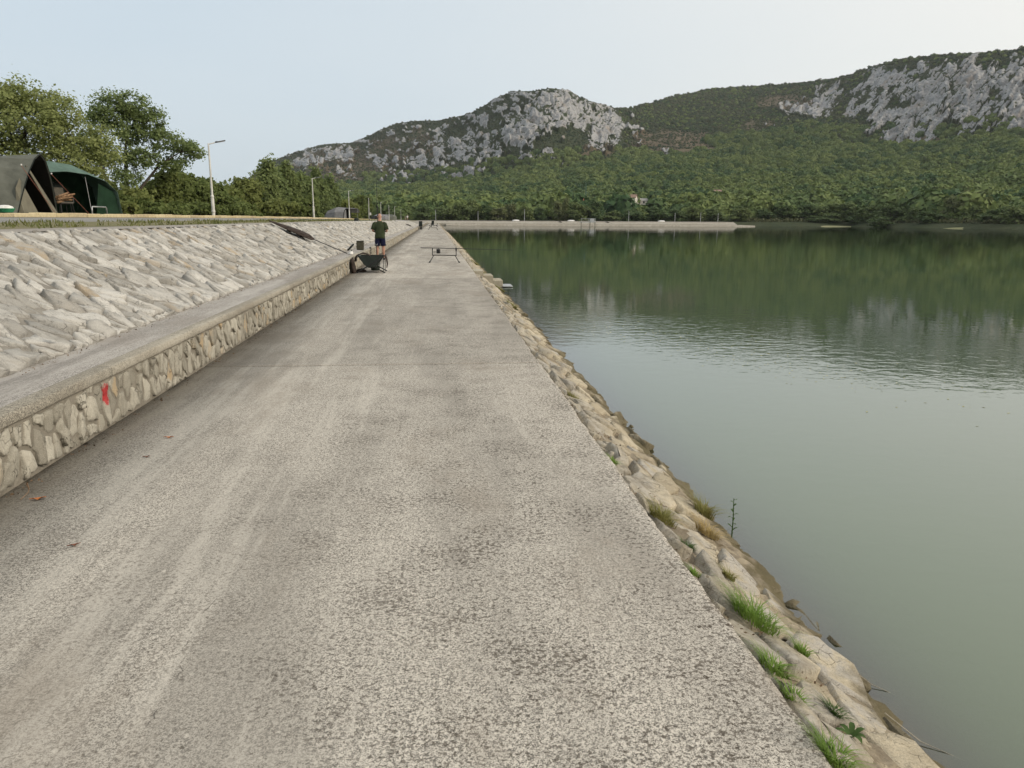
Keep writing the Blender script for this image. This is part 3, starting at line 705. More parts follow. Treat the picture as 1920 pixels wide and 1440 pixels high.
def leaf_mat(name, a, b, c, trans=.25, objrand=True, wpatch=0.):
    t = NT(name); o = t.obj(); n = t.noise(o, 1.6, 4, .6)
    col = t.mix(t.ramp(n, .35, .65), a, b)
    if objrand:
        r = t.rand(); col = t.mix(t.ramp(r, .15, 1., 0, .8), col, c)
    if wpatch:
        col = t.mix(t.math('MULTIPLY', t.ramp(t.noise(t.pos(), wpatch, 4, .6), .42, .66), .75), col, c)
    dif = t.b; t.done(col, .75, None, .25)
    tl = t.new('ShaderNodeBsdfTranslucent'); t.l.new(col, tl.inputs[0])
    mx = t.new('ShaderNodeMixShader'); mx.inputs[0].default_value = trans; t.l.new(dif.outputs[0], mx.inputs[1]); t.l.new(tl.outputs[0], mx.inputs[2])
    t.l.new(mx.outputs[0], t.out.inputs[0]); return t.m
FOREST_L = leaf_mat('forest_leaves', (.042, .088, .036), (.068, .118, .044), (.180, .222, .070), .2, True, .012)
SHRUB_L = leaf_mat('shrub_leaves', (.028, .054, .030), (.044, .072, .036), (.096, .104, .052), .15, True, .01)

src = bpy.data.collections.new('crown_kinds')
def crown(name, rs, mat, n=300, sx=1., sz=.9, lobes=7):
    LC = rs.normal(size=(lobes, 3)); LC /= np.linalg.norm(LC, axis=1, keepdims=True); LC[:, 2] = np.abs(LC[:, 2])*.9-.15; LC *= .48; LR = rs.uniform(.42, .66, lobes)
    k = rs.randint(0, lobes, n); D = rs.normal(size=(n, 3)); D /= np.linalg.norm(D, axis=1, keepdims=True); D[:, 2] = np.where(D[:, 2] < -.35, -D[:, 2], D[:, 2])
    C = LC[k]+D*(LR[k]*rs.uniform(.8, 1.06, n))[:, None]
    C[:, 2] = (C[:, 2]+.62)*sz; C[:, :2] *= sx
    P, F = tangent_quads(C, D, .17, rs)
    # shaded heart of the crown so that it is not see-through
    bm = bmesh.new(); bmesh.ops.create_icosphere(bm, subdivisions=2, radius=.74)
    H = np.array([v.co[:] for v in bm.verts]); HF = np.array([[v.index for v in f.verts] for f in bm.faces]); bm.free()
    H *= (1+.22*np.sin(H[:, :1]*5+rs.rand()*6)*np.cos(H[:, 1:2]*5+rs.rand()*6)); H[:, 2] = (H[:, 2]*.85+.56)*sz; H[:, :2] *= sx
    me = npmesh(name, np.vstack([P, H]), [F, HF+len(P)]); me.materials.append(mat)
    o = bpy.data.objects.new(name, me); src.objects.link(o); return o
rs = np.random.RandomState(4)
for i in range(5): crown('crown_broad_%d' % i, rs, FOREST_L, 300, 1, rs.uniform(.8, 1.1), rs.randint(5, 9))
for i in range(3): crown('crown_shrub_%d' % i, rs, SHRUB_L, 150, 1, rs.uniform(.6, .95), 5)

pts = []
HOUSES = [(14.03, .0128, 'h'), (10.4, .0115, 'h'), (14.97, .0145, 'h'), (20.11, .026, 'h')]
HPOS = [(a, *place_elev(a, e)) for a, e, _ in HOUSES]
rs = np.random.RandomState(9)
def scatter(r_lo, r_hi, sp, smin, smax, fn, k0, k1, hsc=1.):
    r = r_lo; out = []
    while r < r_hi:
        da = math.degrees(sp/r); az = np.arange(-14, 46, da)+rs.uniform(-.5, .5)*da; az = az+rs.uniform(-.45, .45, len(az))*da
        rv = r+rs.uniform(-.5, .5, len(az))*sp; az = np.clip(az, -23.5, 49)
        z, i, j = hill_z(az, rv); keep = fn(az, rv, i, j)
        s = np.clip(rs.uniform(smin, smax, len(az))*(1+.35*gnoise(rv*np.sin(np.radians(az))/38, rv*np.cos(np.radians(az))/38, 5)), smin*.7, smax*1.15)
        for q in np.nonzero(keep)[0]:
            out.append((rv[q]*math.sin(R(az[q])), rv[q]*math.cos(R(az[q])), z[q]-.25*s[q], s[q], rs.uniform(0, 6.28), rs.randint(k0, k1)))
        r += sp*.92
    return out
def free_of_houses(az, r):
    k = np.ones(len(az), bool)
    for a, hr, hz in HPOS:
        k &= ~((np.abs(az-a) < .85) & (r > hr-105) & (r < hr+9))
    return k
def wood(az, r, i, j):
    m = t2[i, j]; k = (m < 1.18) & (r > shore_r(az)+16)
    return k & (rock[i, j] < .45) & free_of_houses(az, r) & ((m < 1) | (brown[i, j] < .55))
def scrub(az, r, i, j):
    m = t2[i, j]; cl = np.clip(.18+.9*fbm(u[i, j]/18, v[i, j]/14, 3, 88), 0, .6); dens = np.clip(1.0-rock[i, j]*1.1-.5*brown[i, j]*(1-rock[i, j]), cl, 1)
    return (m > 1.02) & (m < 2.03) & (rs.rand(len(az)) < dens)
P1 = scatter(290, 620, 8.2, 2.6, 7.2, wood, 0, 5)+scatter(620, 1450, 8.4, 2.8, 7.0, wood, 0, 5)
P2 = scatter(1000, 2200, 5.0, 1.0, 2.6, scrub, 5, 8)
def conifer(az, r, i, j): return (t2[i, j] > 1.05) & (t2[i, j] < 2.02) & (rock[i, j] < .2) & (brown[i, j] < .4) & (a2[i, j] > 13)
P3 = scatter(1050, 2000, 7.2, 2.2, 4.8, conifer, 4, 8)
A = np.array(P1+P2+P3)
ng = bpy.data.node_groups.new('scatter_crowns', 'GeometryNodeTree')
ng.interface.new_socket('Geometry', in_out='INPUT', socket_type='NodeSocketGeometry'); ng.interface.new_socket('Geometry', in_out='OUTPUT', socket_type='NodeSocketGeometry')
gi, go = ng.nodes.new('NodeGroupInput'), ng.nodes.new('NodeGroupOutput')
iop = ng.nodes.new('GeometryNodeInstanceOnPoints'); ci_ = ng.nodes.new('GeometryNodeCollectionInfo'); ci_.inputs[0].default_value = src
ci_.inputs['Separate Children'].default_value = True; ci_.inputs['Reset Children'].default_value = True
def nat(nm, ty):
    n = ng.nodes.new('GeometryNodeInputNamedAttribute'); n.data_type = ty; n.inputs['Name'].default_value = nm; return n.outputs['Attribute']
iop.inputs['Pick Instance'].default_value = True
cx = ng.nodes.new('ShaderNodeCombineXYZ'); ng.links.new(nat('spin', 'FLOAT'), cx.inputs[2])
ng.links.new(gi.outputs[0], iop.inputs['Points']); ng.links.new(ci_.outputs[0], iop.inputs['Instance']); ng.links.new(nat('kind_id', 'INT'), iop.inputs['Instance Index'])
ng.links.new(cx.outputs[0], iop.inputs['Rotation']); ng.links.new(nat('size', 'FLOAT'), iop.inputs['Scale']); ng.links.new(iop.outputs[0], go.inputs[0])
def forest(name, A, label):
    me = bpy.data.meshes.new(name); me.vertices.add(len(A)); me.vertices.foreach_set('co', A[:, :3].astype(np.float32).ravel())
    me.attributes.new('size', 'FLOAT', 'POINT').data.foreach_set('value', A[:, 3].astype(np.float32))
    me.attributes.new('spin', 'FLOAT', 'POINT').data.foreach_set('value', A[:, 4].astype(np.float32))
    me.attributes.new('kind_id', 'INT', 'POINT').data.foreach_set('value', A[:, 5].astype(np.int32)); me.update()
    o = link(name, me); md = o.modifiers.new('scatter', 'NODES'); md.node_group = ng
    tag(o, label, 'forest', kind='stuff'); return o
forest('hillside_forest', np.array(P1), 'dense green wood covering the lower slopes beyond the lake')
forest('mountain_scrub', np.array(P2+P3), 'dark scrub and pines clinging to the rocky mountain sides')
print('CROWNS', len(P1), len(P2), len(P3))
# ================================================================== trees and bushes
BARK = simple('bark', (.075, .062, .048), .4, 6, .9, .2, .6, 25)
BARK_P = simple('pale_bark', (.22, .20, .165), .35, 6, .9, .2, .5, 25)
L_WILLOW = leaf_mat('willow_leaves', (.25, .29, .105), (.33, .365, .145), (.10, .12, .05), .48, False)
L_ASH = leaf_mat('ash_leaves', (.165, .22, .08), (.235, .29, .115), (.10, .12, .05), .45, False)
L_DARK = leaf_mat('thicket_leaves', (.125, .165, .05), (.18, .22, .072), (.225, .25, .08), .45, True)
L_POP = leaf_mat('poplar_leaves', (.15, .20, .075), (.205, .255, .098), (.22, .265, .10), .45, True)
L_YEL = leaf_mat('yellow_green_leaves', (.12, .15, .035), (.16, .19, .05), (.14, .17, .045), .3, False)
L_PALE = leaf_mat('pale_shore_leaves', (.13, .15, .065), (.17, .185, .085), (.11, .135, .05), .3, True)
L_SHORE = leaf_mat('shore_leaves', (.064, .105, .042), (.10, .142, .055), (.15, .18, .065), .3, True)
L_DRY = leaf_mat('dry_twigs', (.16, .135, .085), (.22, .19, .125), (.2, .17, .1), .15, False)

def plant(name, loc, rz, lobes, nclump, per, lsize, crad, lmat, bmat, seed, stems, limb=.05, flat=.2, trunk_name='trunk', core=0):
    """stems: list of (points, radii); lobes: (x,y,z,rx,ry,rz).  Parts: trunk, branches, crown."""
    rs = np.random.RandomState(seed); root = empty(name, loc, rz); tb = MB(); bb = MB(); joints_ = []
    for pts_, rad in stems:
        tb.tube(pts_, rad, 7); joints_ += [Vector(p) for p in pts_[1:]]
    w = np.array([l[3]*l[4]*l[5] for l in lobes])**.72; w /= w.sum(); CL, DD = [], []
    for li, l in enumerate(lobes):
        c = Vector(l[:3]); st = min(joints_, key=lambda q: (q-c).length+max(0, q.z-c.z)*2)
        m = (st+c)/2+Vector(rs.normal(size=3))*.12*(c-st).length; bb.tube([st, m, c], [limb, limb*.7, limb*.4], 5)
        k = max(3, int(round(w[li]*nclump)))
        D = rs.normal(size=(k, 3)); D /= np.linalg.norm(D, axis=1, keepdims=True)
        P = np.array(l[:3])+D*(rs.uniform(.25, 1., (k, 1))**.55)*np.array(l[3:6])
        for q, dd in zip(P, D):
            if rs.rand() < .55:
                s2 = c.lerp(m, rs.rand()*.7); e = Vector(q); mm = (s2+e)/2+Vector(rs.normal(size=3))*.05; bb.tube([s2, mm, e], [limb*.3, limb*.2, limb*.08], 3, False)
        CL.append(P); DD.append(D)
    CL, DD = np.vstack(CL), np.vstack(DD); n = len(CL)
    idx = np.repeat(np.arange(n), per); C = CL[idx]+rs.normal(size=(n*per, 3))*crad*np.array([1, 1, .75])*rs.uniform(.5, 1.3, n)[idx][:, None]
    zmin = min(l[2]-l[5] for l in lobes); C[:, 2] = np.maximum(C[:, 2], .05)
    Pq, Fq = tangent_quads(C, DD[idx]+np.array([0, 0, flat]), lsize, rs, .8)
    tb.build(trunk_name, bmat, root, smooth=True); bb.build('branches', bmat, root)
    VV, FF = [Pq], [Fq]
    me = npmesh('crown', Pq, Fq); link('crown', me, lmat, root)
    return root

rz1 = R(25)
t1 = plant('willow_tree', (-20.0, 42.4, 1.6), rz1, [(-.2, 0, 5.6, 2.5, 2.3, 2.0), (-1.5, 0, 7.2, 1.5, 1.5, 1.3), (-.3, .3, 7.7, 1.2, 1.2, 1.1), (.9, 0, 7.0, 1.5, 1.4, 1.2), (-2.9, 0, 4.4, 2.0, 2, 1.6), (2.3, 0, 5.2, 1.6, 1.5, 1.4), (3.2, 0, 4.3, 1.1, 1, .9), (1.2, -.6, 3.6, 1.7, 1.4, 1.2), (-1.5, -.8, 3.0, 1.9, 1.4, 1.3), (2.6, 0, 2.9, 1.1, 1, .8), (-4.4, 0, 3.6, 1.6, 1.5, 1.8), (-4.2, .4, 5.2, 1.4, 1.3, 1.3)],
           700, 54, .085, .30, L_WILLOW, BARK, 2, [([(0, 0, -.2), (.1, 0, 1.2), (-.3, .1, 2.6), (-.9, .1, 4.4), (-1.2, 0, 6.2)], [.22, .17, .13, .09, .04]), ([(.1, 0, .9), (.8, 0, 2.5), (1.3, .1, 4.5), (1.0, 0, 6.3)], [.13, .10, .07, .03]), ([(0, 0, .6), (-1.6, .1, 2.1), (-2.8, 0, 3.9)], [.12, .08, .04])], .05, .5)
t1.scale = (.92, .92, .76); tag(t1, 'large pale green feathery willow towering behind the olive tent', 'tree')
t2_ = plant('ash_tree', (-19.4, 52.1, 1.6), R(20), [(-.3, 0, 7.6, 1.25, 1.3, 1.2), (.9, 0, 7.9, 1.0, 1.1, 1.0), (1.9, 0, 6.9, 1.15, 1.1, 1.0), (.3, .2, 6.1, 1.4, 1.3, 1.0), (2.6, 0, 5.5, 1.25, 1.2, .8), (3.9, 0, 5.1, .95, 1, .6), (4.6, 0, 4.6, .6, .7, .4), (-1.3, 0, 6.8, .85, .9, .8), (-1.7, 0, 5.3, .9, .9, .7), (1.2, 0, 4.3, 1.3, 1.2, .8), (3.0, 0, 4.0, 1.0, 1, .6), (-.9, .3, 4.2, .8, .8, .7), (.2, 0, 2.8, 1.0, 1, .8)],
            420, 44, .085, .24, L_ASH, BARK, 5, [([(-.1, 0, -.2), (-.5, 0, 1.2), (-1.2, 0, 3.0), (-1.5, 0, 4.6), (-.9, 0, 6.4)], [.24, .18, .14, .09, .04]), ([(-.2, 0, .4), (.1, .1, 2.2), (.2, .1, 4.5), (.5, 0, 7.0)], [.17, .13, .09, .04]), ([(.0, 0, .7), (1.0, 0, 2.2), (2.2, 0, 3.8), (3.6, 0, 4.8)], [.13, .10, .07, .03])], .05, .4)
t2_.scale = (.95, .95, .86); tag(t2_, 'dark green many-stemmed ash tree with open crown between green shelter and lamp post', 'tree')

BUSH = [(-19.5, 38.4, 2.02, 2.71), (-18.5, 40.9, 1.74, 2.24), (-19.5, 46.6, 2.1, 2.56), (-18, 46.1, 1.71, 2.24), (-17.2, 47.4, 1.56, 2.77), (-18.5, 55.3, 2.91, 2.52), (-18.5, 59.2, 3.37, 2.4), (-18, 62.0, 2.99, 2.84), (-18, 67.1, 3.0, 2.82), (-18, 71.7, 2.76, 2.83), (-18.5, 79.8, 3.77, 2.84), (-19, 91.6, 6.33, 2.54), (-19, 98.3, 5.67, 2.6), (-18.5, 104.0, 6.51, 3.1), (-18, 112.3, 6.25, 3.58), (-18, 125.0, 7.15, 3.74), (-18, 135.4, 6.8, 4.05), (-16.5, 140.0, 3.29, 2.43), (-16.4, 101.1, 2.57, 4.02), (-16.2, 83.2, 1.86, 3.85), (-16, 66.8, 1.19, 3.3), (-16, 57.6, .95, 3.02), (-16.2, 51.3, .8, 3.02), (-16, 46.1, .8, 2.4), (-16, 42.4, .6, 1.65), (-21, 196.7, 4.68, 5.25), (-24, 240.0, 6.8, 7.0), (-25, 275.0, 7.6, 7.3)]
GRP = 'bushes and trees of the thicket beside the gravel road'
for i, (x, y, h, w) in enumerate(BUSH):
    q = random.Random(100+i); hw = w*.62; near = y < 90; lob = []
    yel = i in (17,); pop = h > 5 and y < 150
    nl = 5 if h < 1.2 else 8
    for k in range(nl):
        zf = (k+.5)/nl*(.9 if not pop else .94); wid = (1-.6*abs(zf-.42)) if not pop else (1-.75*max(0, zf-.35))
        r = hw*q.uniform(.42, .62)*wid
        lob.append((q.uniform(-.55, .55)*hw*wid, q.uniform(-.5, .5)*hw, max(.25*r, h*zf), r, r*.9, max(.18, h*.17)*q.uniform(.8, 1.3)))
    lob.append((0, 0, h*.45, hw*.75, hw*.7, h*.42))
    ls = .075+.0011*y
    ncl = int(np.clip(h*w*42, 60, 420)); per = 26
    st = [([(0, 0, -.2), (q.uniform(-.1, .1), 0, h*.3), (q.uniform(-.2, .2), 0, h*.72)], [.05+.012*h, .04+.006*h, .02])]
    for k in range(2): st.append(([(0, 0, -.1), (q.uniform(-.5, .5)*hw, q.uniform(-.3, .3)*hw, h*.35), (q.uniform(-.8, .8)*hw, 0, h*.6)], [.04, .03, .012]))
    o = plant('poplar_tree' if pop else 'bush', (x, y, float(zc(y))+.25), q.uniform(0, 6), lob, ncl, per, ls, .10+.028*h, L_YEL if yel else L_POP if pop else L_DARK, BARK, 300+i, st, .03, .4, 'trunk' if pop else 'stems')
    if yel: tag(o, 'bright yellow-green bush at the end of the thicket beside the grey dome tent', 'bush')
    elif pop: tag(o, 'upright slim poplar standing in the thicket behind the second lamp post', 'tree', 'slim poplars in the thicket')
    elif y > 150: tag(o, 'bushy tree beyond the grey dome tent at the end of the road', 'tree', 'trees at the end of the gravel road')
    elif h < 1.3: tag(o, 'low scrubby bush in front of the thicket along the kerb', 'bush', 'low bushes along the kerb')
    else: tag(o, 'dense dark green bush in the thicket behind the gravel road', 'bush', GRP)
# a bare pale sapling among them
o = plant('dead_sapling', (-18.3, 83.5, 1.65), 0, [(0, 0, 4.2, .6, .6, .5), (.3, 0, 4.6, .4, .4, .3)], 26, 8, .07, .10, L_POP, BARK_P, 77, [([(0, 0, -.1), (.05, 0, 2.2), (-.05, 0, 4.0)], [.06, .04, .02])], .02)
tag(o, 'thin half-bare sapling sticking up above the thicket', 'tree')

# far shore trees: one of each kind, then copies
def far_tree(kind, seed):
    q = random.Random(seed); lob = []; h = 1.
    for k in range(9):
        zf = .16+.80*k/8.
        wid = (1-.75*abs(zf-.45)) if kind != 'poplar' else (.62-.5*max(0, zf-.5))
        lob.append((q.uniform(-.3, .3)*wid*7, q.uniform(-.3, .3)*wid*7, 6*zf, 1.7*wid+.3, 1.7*wid+.3, .85))
    return lob
protos = []
for k, (kind, mt) in enumerate([('round', L_SHORE), ('round', L_SHORE), ('round', L_SHORE), ('poplar', L_PALE), ('round', L_PALE)]):
    o = plant('shore_tree', (0, 0, 0), 0, far_tree(kind, 40+k), 230, 9, .34, .42, mt, BARK if k < 3 else BARK_P, 500+k, [([(0, 0, -1.), (.1, 0, 2), (0, 0, 4.6)], [.2, .16, .06])], .09, .4)
    protos.append(o)
FAR = [(27.9, 292, 6.02, 6.07, 3), (33.3, 290, 5.06, 6.03, 0), (40.0, 300, 4.85, 5.41, 1), (46.0, 292, 6.73, 4.86, 4), (49.3, 296, 8.4, 4.11, 3), (53.3, 290, 6.33, 8.04, 0), (59.8, 292, 7.22, 7.69, 1), (66.0, 288, 3.7, 7.99, 2), (73.1, 288, 4.13, 8.79, 0), (82.3, 288, 4.97, 9.19, 1), (89.4, 288, 4.23, 7.99, 2), (97.3, 290, 5.09, 8.85, 0), (105.6, 290, 4.75, 8.04, 1), (115.8, 292, 4.84, 8.91, 2), (10.2, 292, 6.09, 6.88, 0), (14.8, 296, 6.98, 6.98, 1), (19.5, 292, 5.58, 7.29, 2), (23.2, 288, 4.59, 5.99, 4), (2.8, 292, 4.51, 6.88, 1), (6.7, 294, 5.33, 6.12, 0), (-4, 292, 5.2, 7, 2),
       (129.3, 298.2, 4.13, 7.73, 1), (136.9, 298.0, 5.4, 9.53, 0), (144.9, 296.5, 5.84, 8.72, 2), (151.9, 293.0, 6.24, 9.59, 0), (158.7, 289.4, 6.63, 10.03, 1), (160.2, 277.0, 5.66, 8.45, 2), (161.9, 266.7, 5.89, 9.07, 0), (160.8, 253.3, 4.61, 5.94, 1), (178.5, 263.2, 8.16, 5.04, 3), (171.5, 246.2, 8.04, 7.93, 4), (181.0, 251.7, 9.31, 6.96, 3), (178.8, 240.9, 7.29, 4.76, 3), (161.3, 243.4, 3.48, 7.71, 0), (168.7, 233.4, 4.76, 6.85, 1), (169.6, 222.8, 4.2, 8.14, 2), (168.4, 213.6, 4.6, 8.26, 0), (176, 212, 5.5, 8, 1), (153.1, 258.0, 3.19, 7.13, 2), (154.5, 278.0, 2.55, 6.3, 1), (144.9, 287.6, 2.14, 7.66, 0), (149.9, 285.0, 2.95, 8.51, 2)]
used = set(); rq = random.Random(6)
for x, y, h, w, k in FAR:
    o = protos[k] if k not in used else copy_tree(protos[k]); used.add(k)
    az = math.degrees(math.atan2(x, y)); z = float(hill_z(np.array([az]), np.array([math.hypot(x, y)]))[0][0]) if x > 118 else .85
    o.location = (x, y, max(z, -.35)-.2); o.rotation_euler = (0, 0, rq.uniform(0, 6)); o.scale = (w/6.4*1.12, w/6.4*1.12, (h+.3)/6.2)
    right_ = x > 118
    if k in (3, 4): tag(o, 'pale yellow-green tree standing out on the right shore of the lake' if right_ else 'pale slender tree rising behind the far embankment', 'tree', 'pale trees on the right shore' if right_ else 'pale trees behind the far embankment')
    else: tag(o, 'rounded green tree at the water edge right of the far embankment' if right_ else 'green tree growing just behind the far embankment', 'tree', 'shore trees on the right' if right_ else 'trees behind the far embankment')

ORD = ['first', 'second', 'third', 'fourth', 'fifth', 'sixth', 'seventh', 'eighth', 'ninth', 'tenth', 'eleventh', 'twelfth', 'thirteenth', 'fourteenth', 'fifteenth', 'sixteenth', 'seventeenth', 'eighteenth', 'nineteenth', 'twentieth']
def number_labels(group, fmt):
    """one label each, counted from the left of the view"""
    g_ = [o for o in COL.objects if o.get('group') == group]; g_.sort(key=lambda o: math.atan2(o.location.x, o.location.y))
    for i, o in enumerate(g_): o['label'] = fmt % ORD[i]
number_labels('shore trees on the right', 'rounded green tree at the right shore, %s from the far embankment')
number_labels('trees behind the far embankment', 'green tree just behind the far embankment, %s from the left')
number_labels('pale trees behind the far embankment', 'pale slender tree behind the far embankment, %s from the left')
number_labels('pale trees on the right shore', 'pale yellow-green tree on the right shore, %s from the left')
number_labels('low bushes along the kerb', 'low scrubby bush in front of the thicket, %s from the left')
number_labels(GRP, 'dense dark green bush in the thicket behind the road, %s from the left')
number_labels('slim poplars in the thicket', 'upright slim poplar in the thicket by the second lamp, %s from the left')
number_labels('trees at the end of the gravel road', 'bushy tree beyond the grey dome tent, %s from the left')

# reeds and low growth along the right shore
rs = np.random.RandomState(12); az = rs.uniform(22.2, 46, 5200); rv = shore_r(az)+rs.uniform(1.5, 15, len(az)); z, _, _ = hill_z(az, rv)
C = np.stack([rv*np.sin(np.radians(az)), rv*np.cos(np.radians(az)), np.maximum(z, -.5)+rs.uniform(.1, 1.5, len(az))*(.4+.6*fbm(az*3, az*0, 3, 3)+.3)], 1)
Pq, Fq = tangent_quads(C, np.tile([0, -.3, .6], (len(C), 1)), .42, rs, .9)
tag(link('shore_reeds', npmesh('shore_reeds', Pq, Fq), leaf_mat('reed_leaves', (.075, .085, .04), (.11, .115, .055), (.1, .1, .05), .2, False)), 'band of low reeds and scrub along the right shore', 'reeds', kind='stuff')

# pale sand spits at the right shore
SANDM = soil_mat('pale_sand', (.24, .24, .13), (.30, .28, .17), (.17, .18, .09), .3, 4)
for az_, r_, lx, ly in ((27.6, 315, 12, 3.2), (35.6, 275, 7, 1.6)):
    V_ = []; nr_, na_ = 6, 24
    for i in range(nr_):
        for j in range(na_):
            f_ = 1-i/(nr_-1)*.98; a_ = 2*math.pi*j/na_; q_ = 1+.2*math.sin(3*a_+1)+.12*math.sin(5*a_); V_.append((lx*f_*q_*math.cos(a_), ly*f_*q_*math.sin(a_), -.15+.5*(1-f_**2)))
    o = link('sand_spit', npmesh('sand_spit', V_, np.array([(i*na_+j, i*na_+(j+1) % na_, (i+1)*na_+(j+1) % na_, (i+1)*na_+j) for i in range(nr_-1) for j in range(na_)])), SANDM, None, (r_*math.sin(R(az_)), r_*math.cos(R(az_)), WATER)); o.rotation_euler = (0, 0, -R(az_)); tag(o, kind='structure')

# ------------------------------------------------------------------ grass
def blades(n, cx, cy, cz, spread, hmin, hmax, rs, lean=.6, width=.004, out=None, seg=3):
    """curved grass blades fanning from a tuft"""
    V, F = [], []
    for i in range(n):
        a = rs.uniform(0, 6.283); r = rs.rand()**.7*spread; bx, by = cx+r*math.cos(a)*.6, cy+r*math.sin(a)*.6
        h = rs.uniform(hmin, hmax); d = a+rs.normal()*.5; ln = lean*rs.uniform(.3, 1.2)*h; w = width*rs.uniform(.7, 1.4); b = len(V)
        px, py = -math.sin(d)*w, math.cos(d)*w
        for k in range(seg+1):
            f = k/seg; x, y, z = bx+math.cos(d)*ln*f*f, by+math.sin(d)*ln*f*f, cz+h*(f-.25*f*f*lean); ww = 1-f*.92
            V += [(x-px*ww, y-py*ww, z), (x+px*ww, y+py*ww, z)]
        F += [(b+2*k, b+2*k+1, b+2*k+3, b+2*k+2) for k in range(seg)]
    return V, F
G_GREEN = leaf_mat('fresh_grass', (.15, .25, .045), (.23, .34, .075), (.13, .2, .05), .35, False)
G_DARK = leaf_mat('dark_weed', (.06, .11, .03), (.09, .15, .04), (.1, .2, .05), .3, False)
G_DRY = leaf_mat('dry_grass', (.40, .30, .13), (.52, .42, .21), (.3, .3, .1), .3, False)
G_OLIVE = leaf_mat('olive_grass', (.20, .20, .06), (.27, .25, .09), (.3, .3, .1), .3, False)
TUFT = [(1.42, 3.08, 260, .16, .08, .20, G_GREEN, 'thick bright green grass clump spilling from the slab edge, largest on the bank'), (1.27, 2.56, 120, .08, .06, .13, G_GREEN, 'fresh green grass clump against the slab edge beside the grey stone'), (1.61, 2.98, 70, .05, .05, .11, G_GREEN, 'small spiky green tuft standing alone low on the cream bank'),
        (1.25, 2.35, 80, .06, .05, .11, G_GREEN, 'narrow green tuft in the joint below the slab edge'), (1.46, 2.43, 90, .05, .04, .09, G_DARK, 'round dark green leafy weed in the middle of the bank'), (1.23, 2.01, 160, .09, .07, .15, G_GREEN, 'green grass clump at the slab edge nearest the camera'),
        (1.20, 3.29, 50, .04, .04, .08, G_GREEN, 'tiny green tuft at the slab edge above the big clump'), (1.50, 3.6, 60, .05, .05, .12, G_OLIVE, 'small olive tuft below the straw-coloured clump'), (1.28, 4.09, 150, .12, .08, .2, G_OLIVE, 'olive grass clump at the slab edge level with the dry tuft'),
        (1.86, 4.98, 120, .10, .15, .34, G_OLIVE, 'tall olive grass clump at the waterline beside the white stone'), (1.67, 4.39, 170, .10, .08, .2, G_DRY, 'straw-coloured dry grass clump in the middle of the bank'), (1.33, 3.76, 50, .05, .04, .1, G_DARK, 'small dark weed between pale stones near the slab edge'),
        (1.20, 5.02, 60, .05, .04, .1, G_GREEN, 'small green tuft farthest up the near slab edge'), (1.72, 17.4, 120, .18, .10, .25, G_OLIVE, 'olive grass clump on the bank before the concrete steps'), (1.85, 22.4, 120, .16, .10, .25, G_OLIVE, 'olive grass clump at the waterline just before the concrete steps'), (1.33, 7.31, 60, .08, .05, .12, G_OLIVE, 'thin olive tuft at the slab edge beyond the first joint'),
        (1.78, 27.5, 160, .25, .12, .3, G_OLIVE, 'olive grass clump on the bank just beyond the concrete steps'), (1.75, 34, 160, .3, .15, .35, G_OLIVE, 'olive grass clump on the bank beyond the rod stand')]
rs = np.random.RandomState(31)
for x, y, n, sp, h0, h1, mt, lab in TUFT:
    V, F = blades(int(n*1.7), 0, 0, -.02, sp*1.15, h0*.5, h1*.68, rs, 1.25, .0026 if y < 8 else .007)
    V = [(a, b, c-.6*a) for a, b, c in V]
    tag(link('grass_tuft', npmesh('grass_tuft', V, np.array(F)), mt, None, (x, y, bank_z(x)+.025)), lab, 'grass')
# broad-leaved weed and the tall weed by the water
def weed(name, loc, leaves, mat, label):
    root = empty(name, loc); st = MB(); n = 0
    for (a, h, ln, wd, up) in leaves:
        base = Vector((0, 0, h)); d = Vector((math.cos(a), math.sin(a), 0)); s = Vector((-math.sin(a), math.cos(a), 0))
        V = []; ks = [0, .25, .5, .75, 1.]; ws = [.12, .8, 1, .7, .04]
        for k, w_ in zip(ks, ws):
            p = base+d*ln*k+Vector((0, 0, up*ln*math.sin(k*2.2))); V += [p-s*wd*w_+Vector((0, 0, .3*wd*w_)), p, p+s*wd*w_+Vector((0, 0, .3*wd*w_))]
        F = grid_faces(5, 3); link('leaf', npmesh('leaf', [tuple(v) for v in V], F), mat, root)
    hm = max(l[1] for l in leaves); st.tube([(0, 0, -.05), (.004, .003, hm*.5), (0, .008, hm+.01)], [.005, .004, .002], 6); st.build('stem', mat, root)
    return tag(root, label, 'weed')
weed('broad_leaved_weed', (1.47, 2.32, bank_z(1.47)-.01), [(a*.9+.2, .002, 0.06+.015*math.sin(a*3), .011, .45) for a in range(7)], G_DARK, 'broad-leaved dark green weed rosette on the near bank')
weed('tall_weed', (1.97, 4.72, bank_z(1.97)+.02), [(a*2.4, .04+.022*a, .045-.002*a, .008, .5) for a in range(11)], G_DARK, 'tall single-stemmed green weed growing at the water edge')
# verge grass (uncountable)
rs = np.random.RandomState(77); V, F = [], []
for i in range(5200):
    y = 9+rs.rand()**1.7*110; x = rs.uniform(-8.5, -5.7)
    if gnoise(np.array([x*.8]), np.array([y*.35]), 5)[0] < -.12: continue
    a = rs.uniform(0, 6.28); h = rs.uniform(.03, .10); w = .012+.0004*y; z = float(zc(y))+.02+(-5.83-x)/2.47*.053; b = len(V)
    V += [(x-math.cos(a)*w, y-math.sin(a)*w, z), (x+math.cos(a)*w, y+math.sin(a)*w, z), (x+rs.normal()*.03, y+rs.normal()*.03, z+h)]; F.append((b, b+1, b+2))
tag(link('verge_grass', npmesh('verge_grass', V, np.array(F)), leaf_mat('verge_blades', (.15, .15, .05), (.11, .13, .04), (.2, .2, .1), .2, False)), 'short dry grass on the verge between path and gravel road', 'grass', kind='stuff')
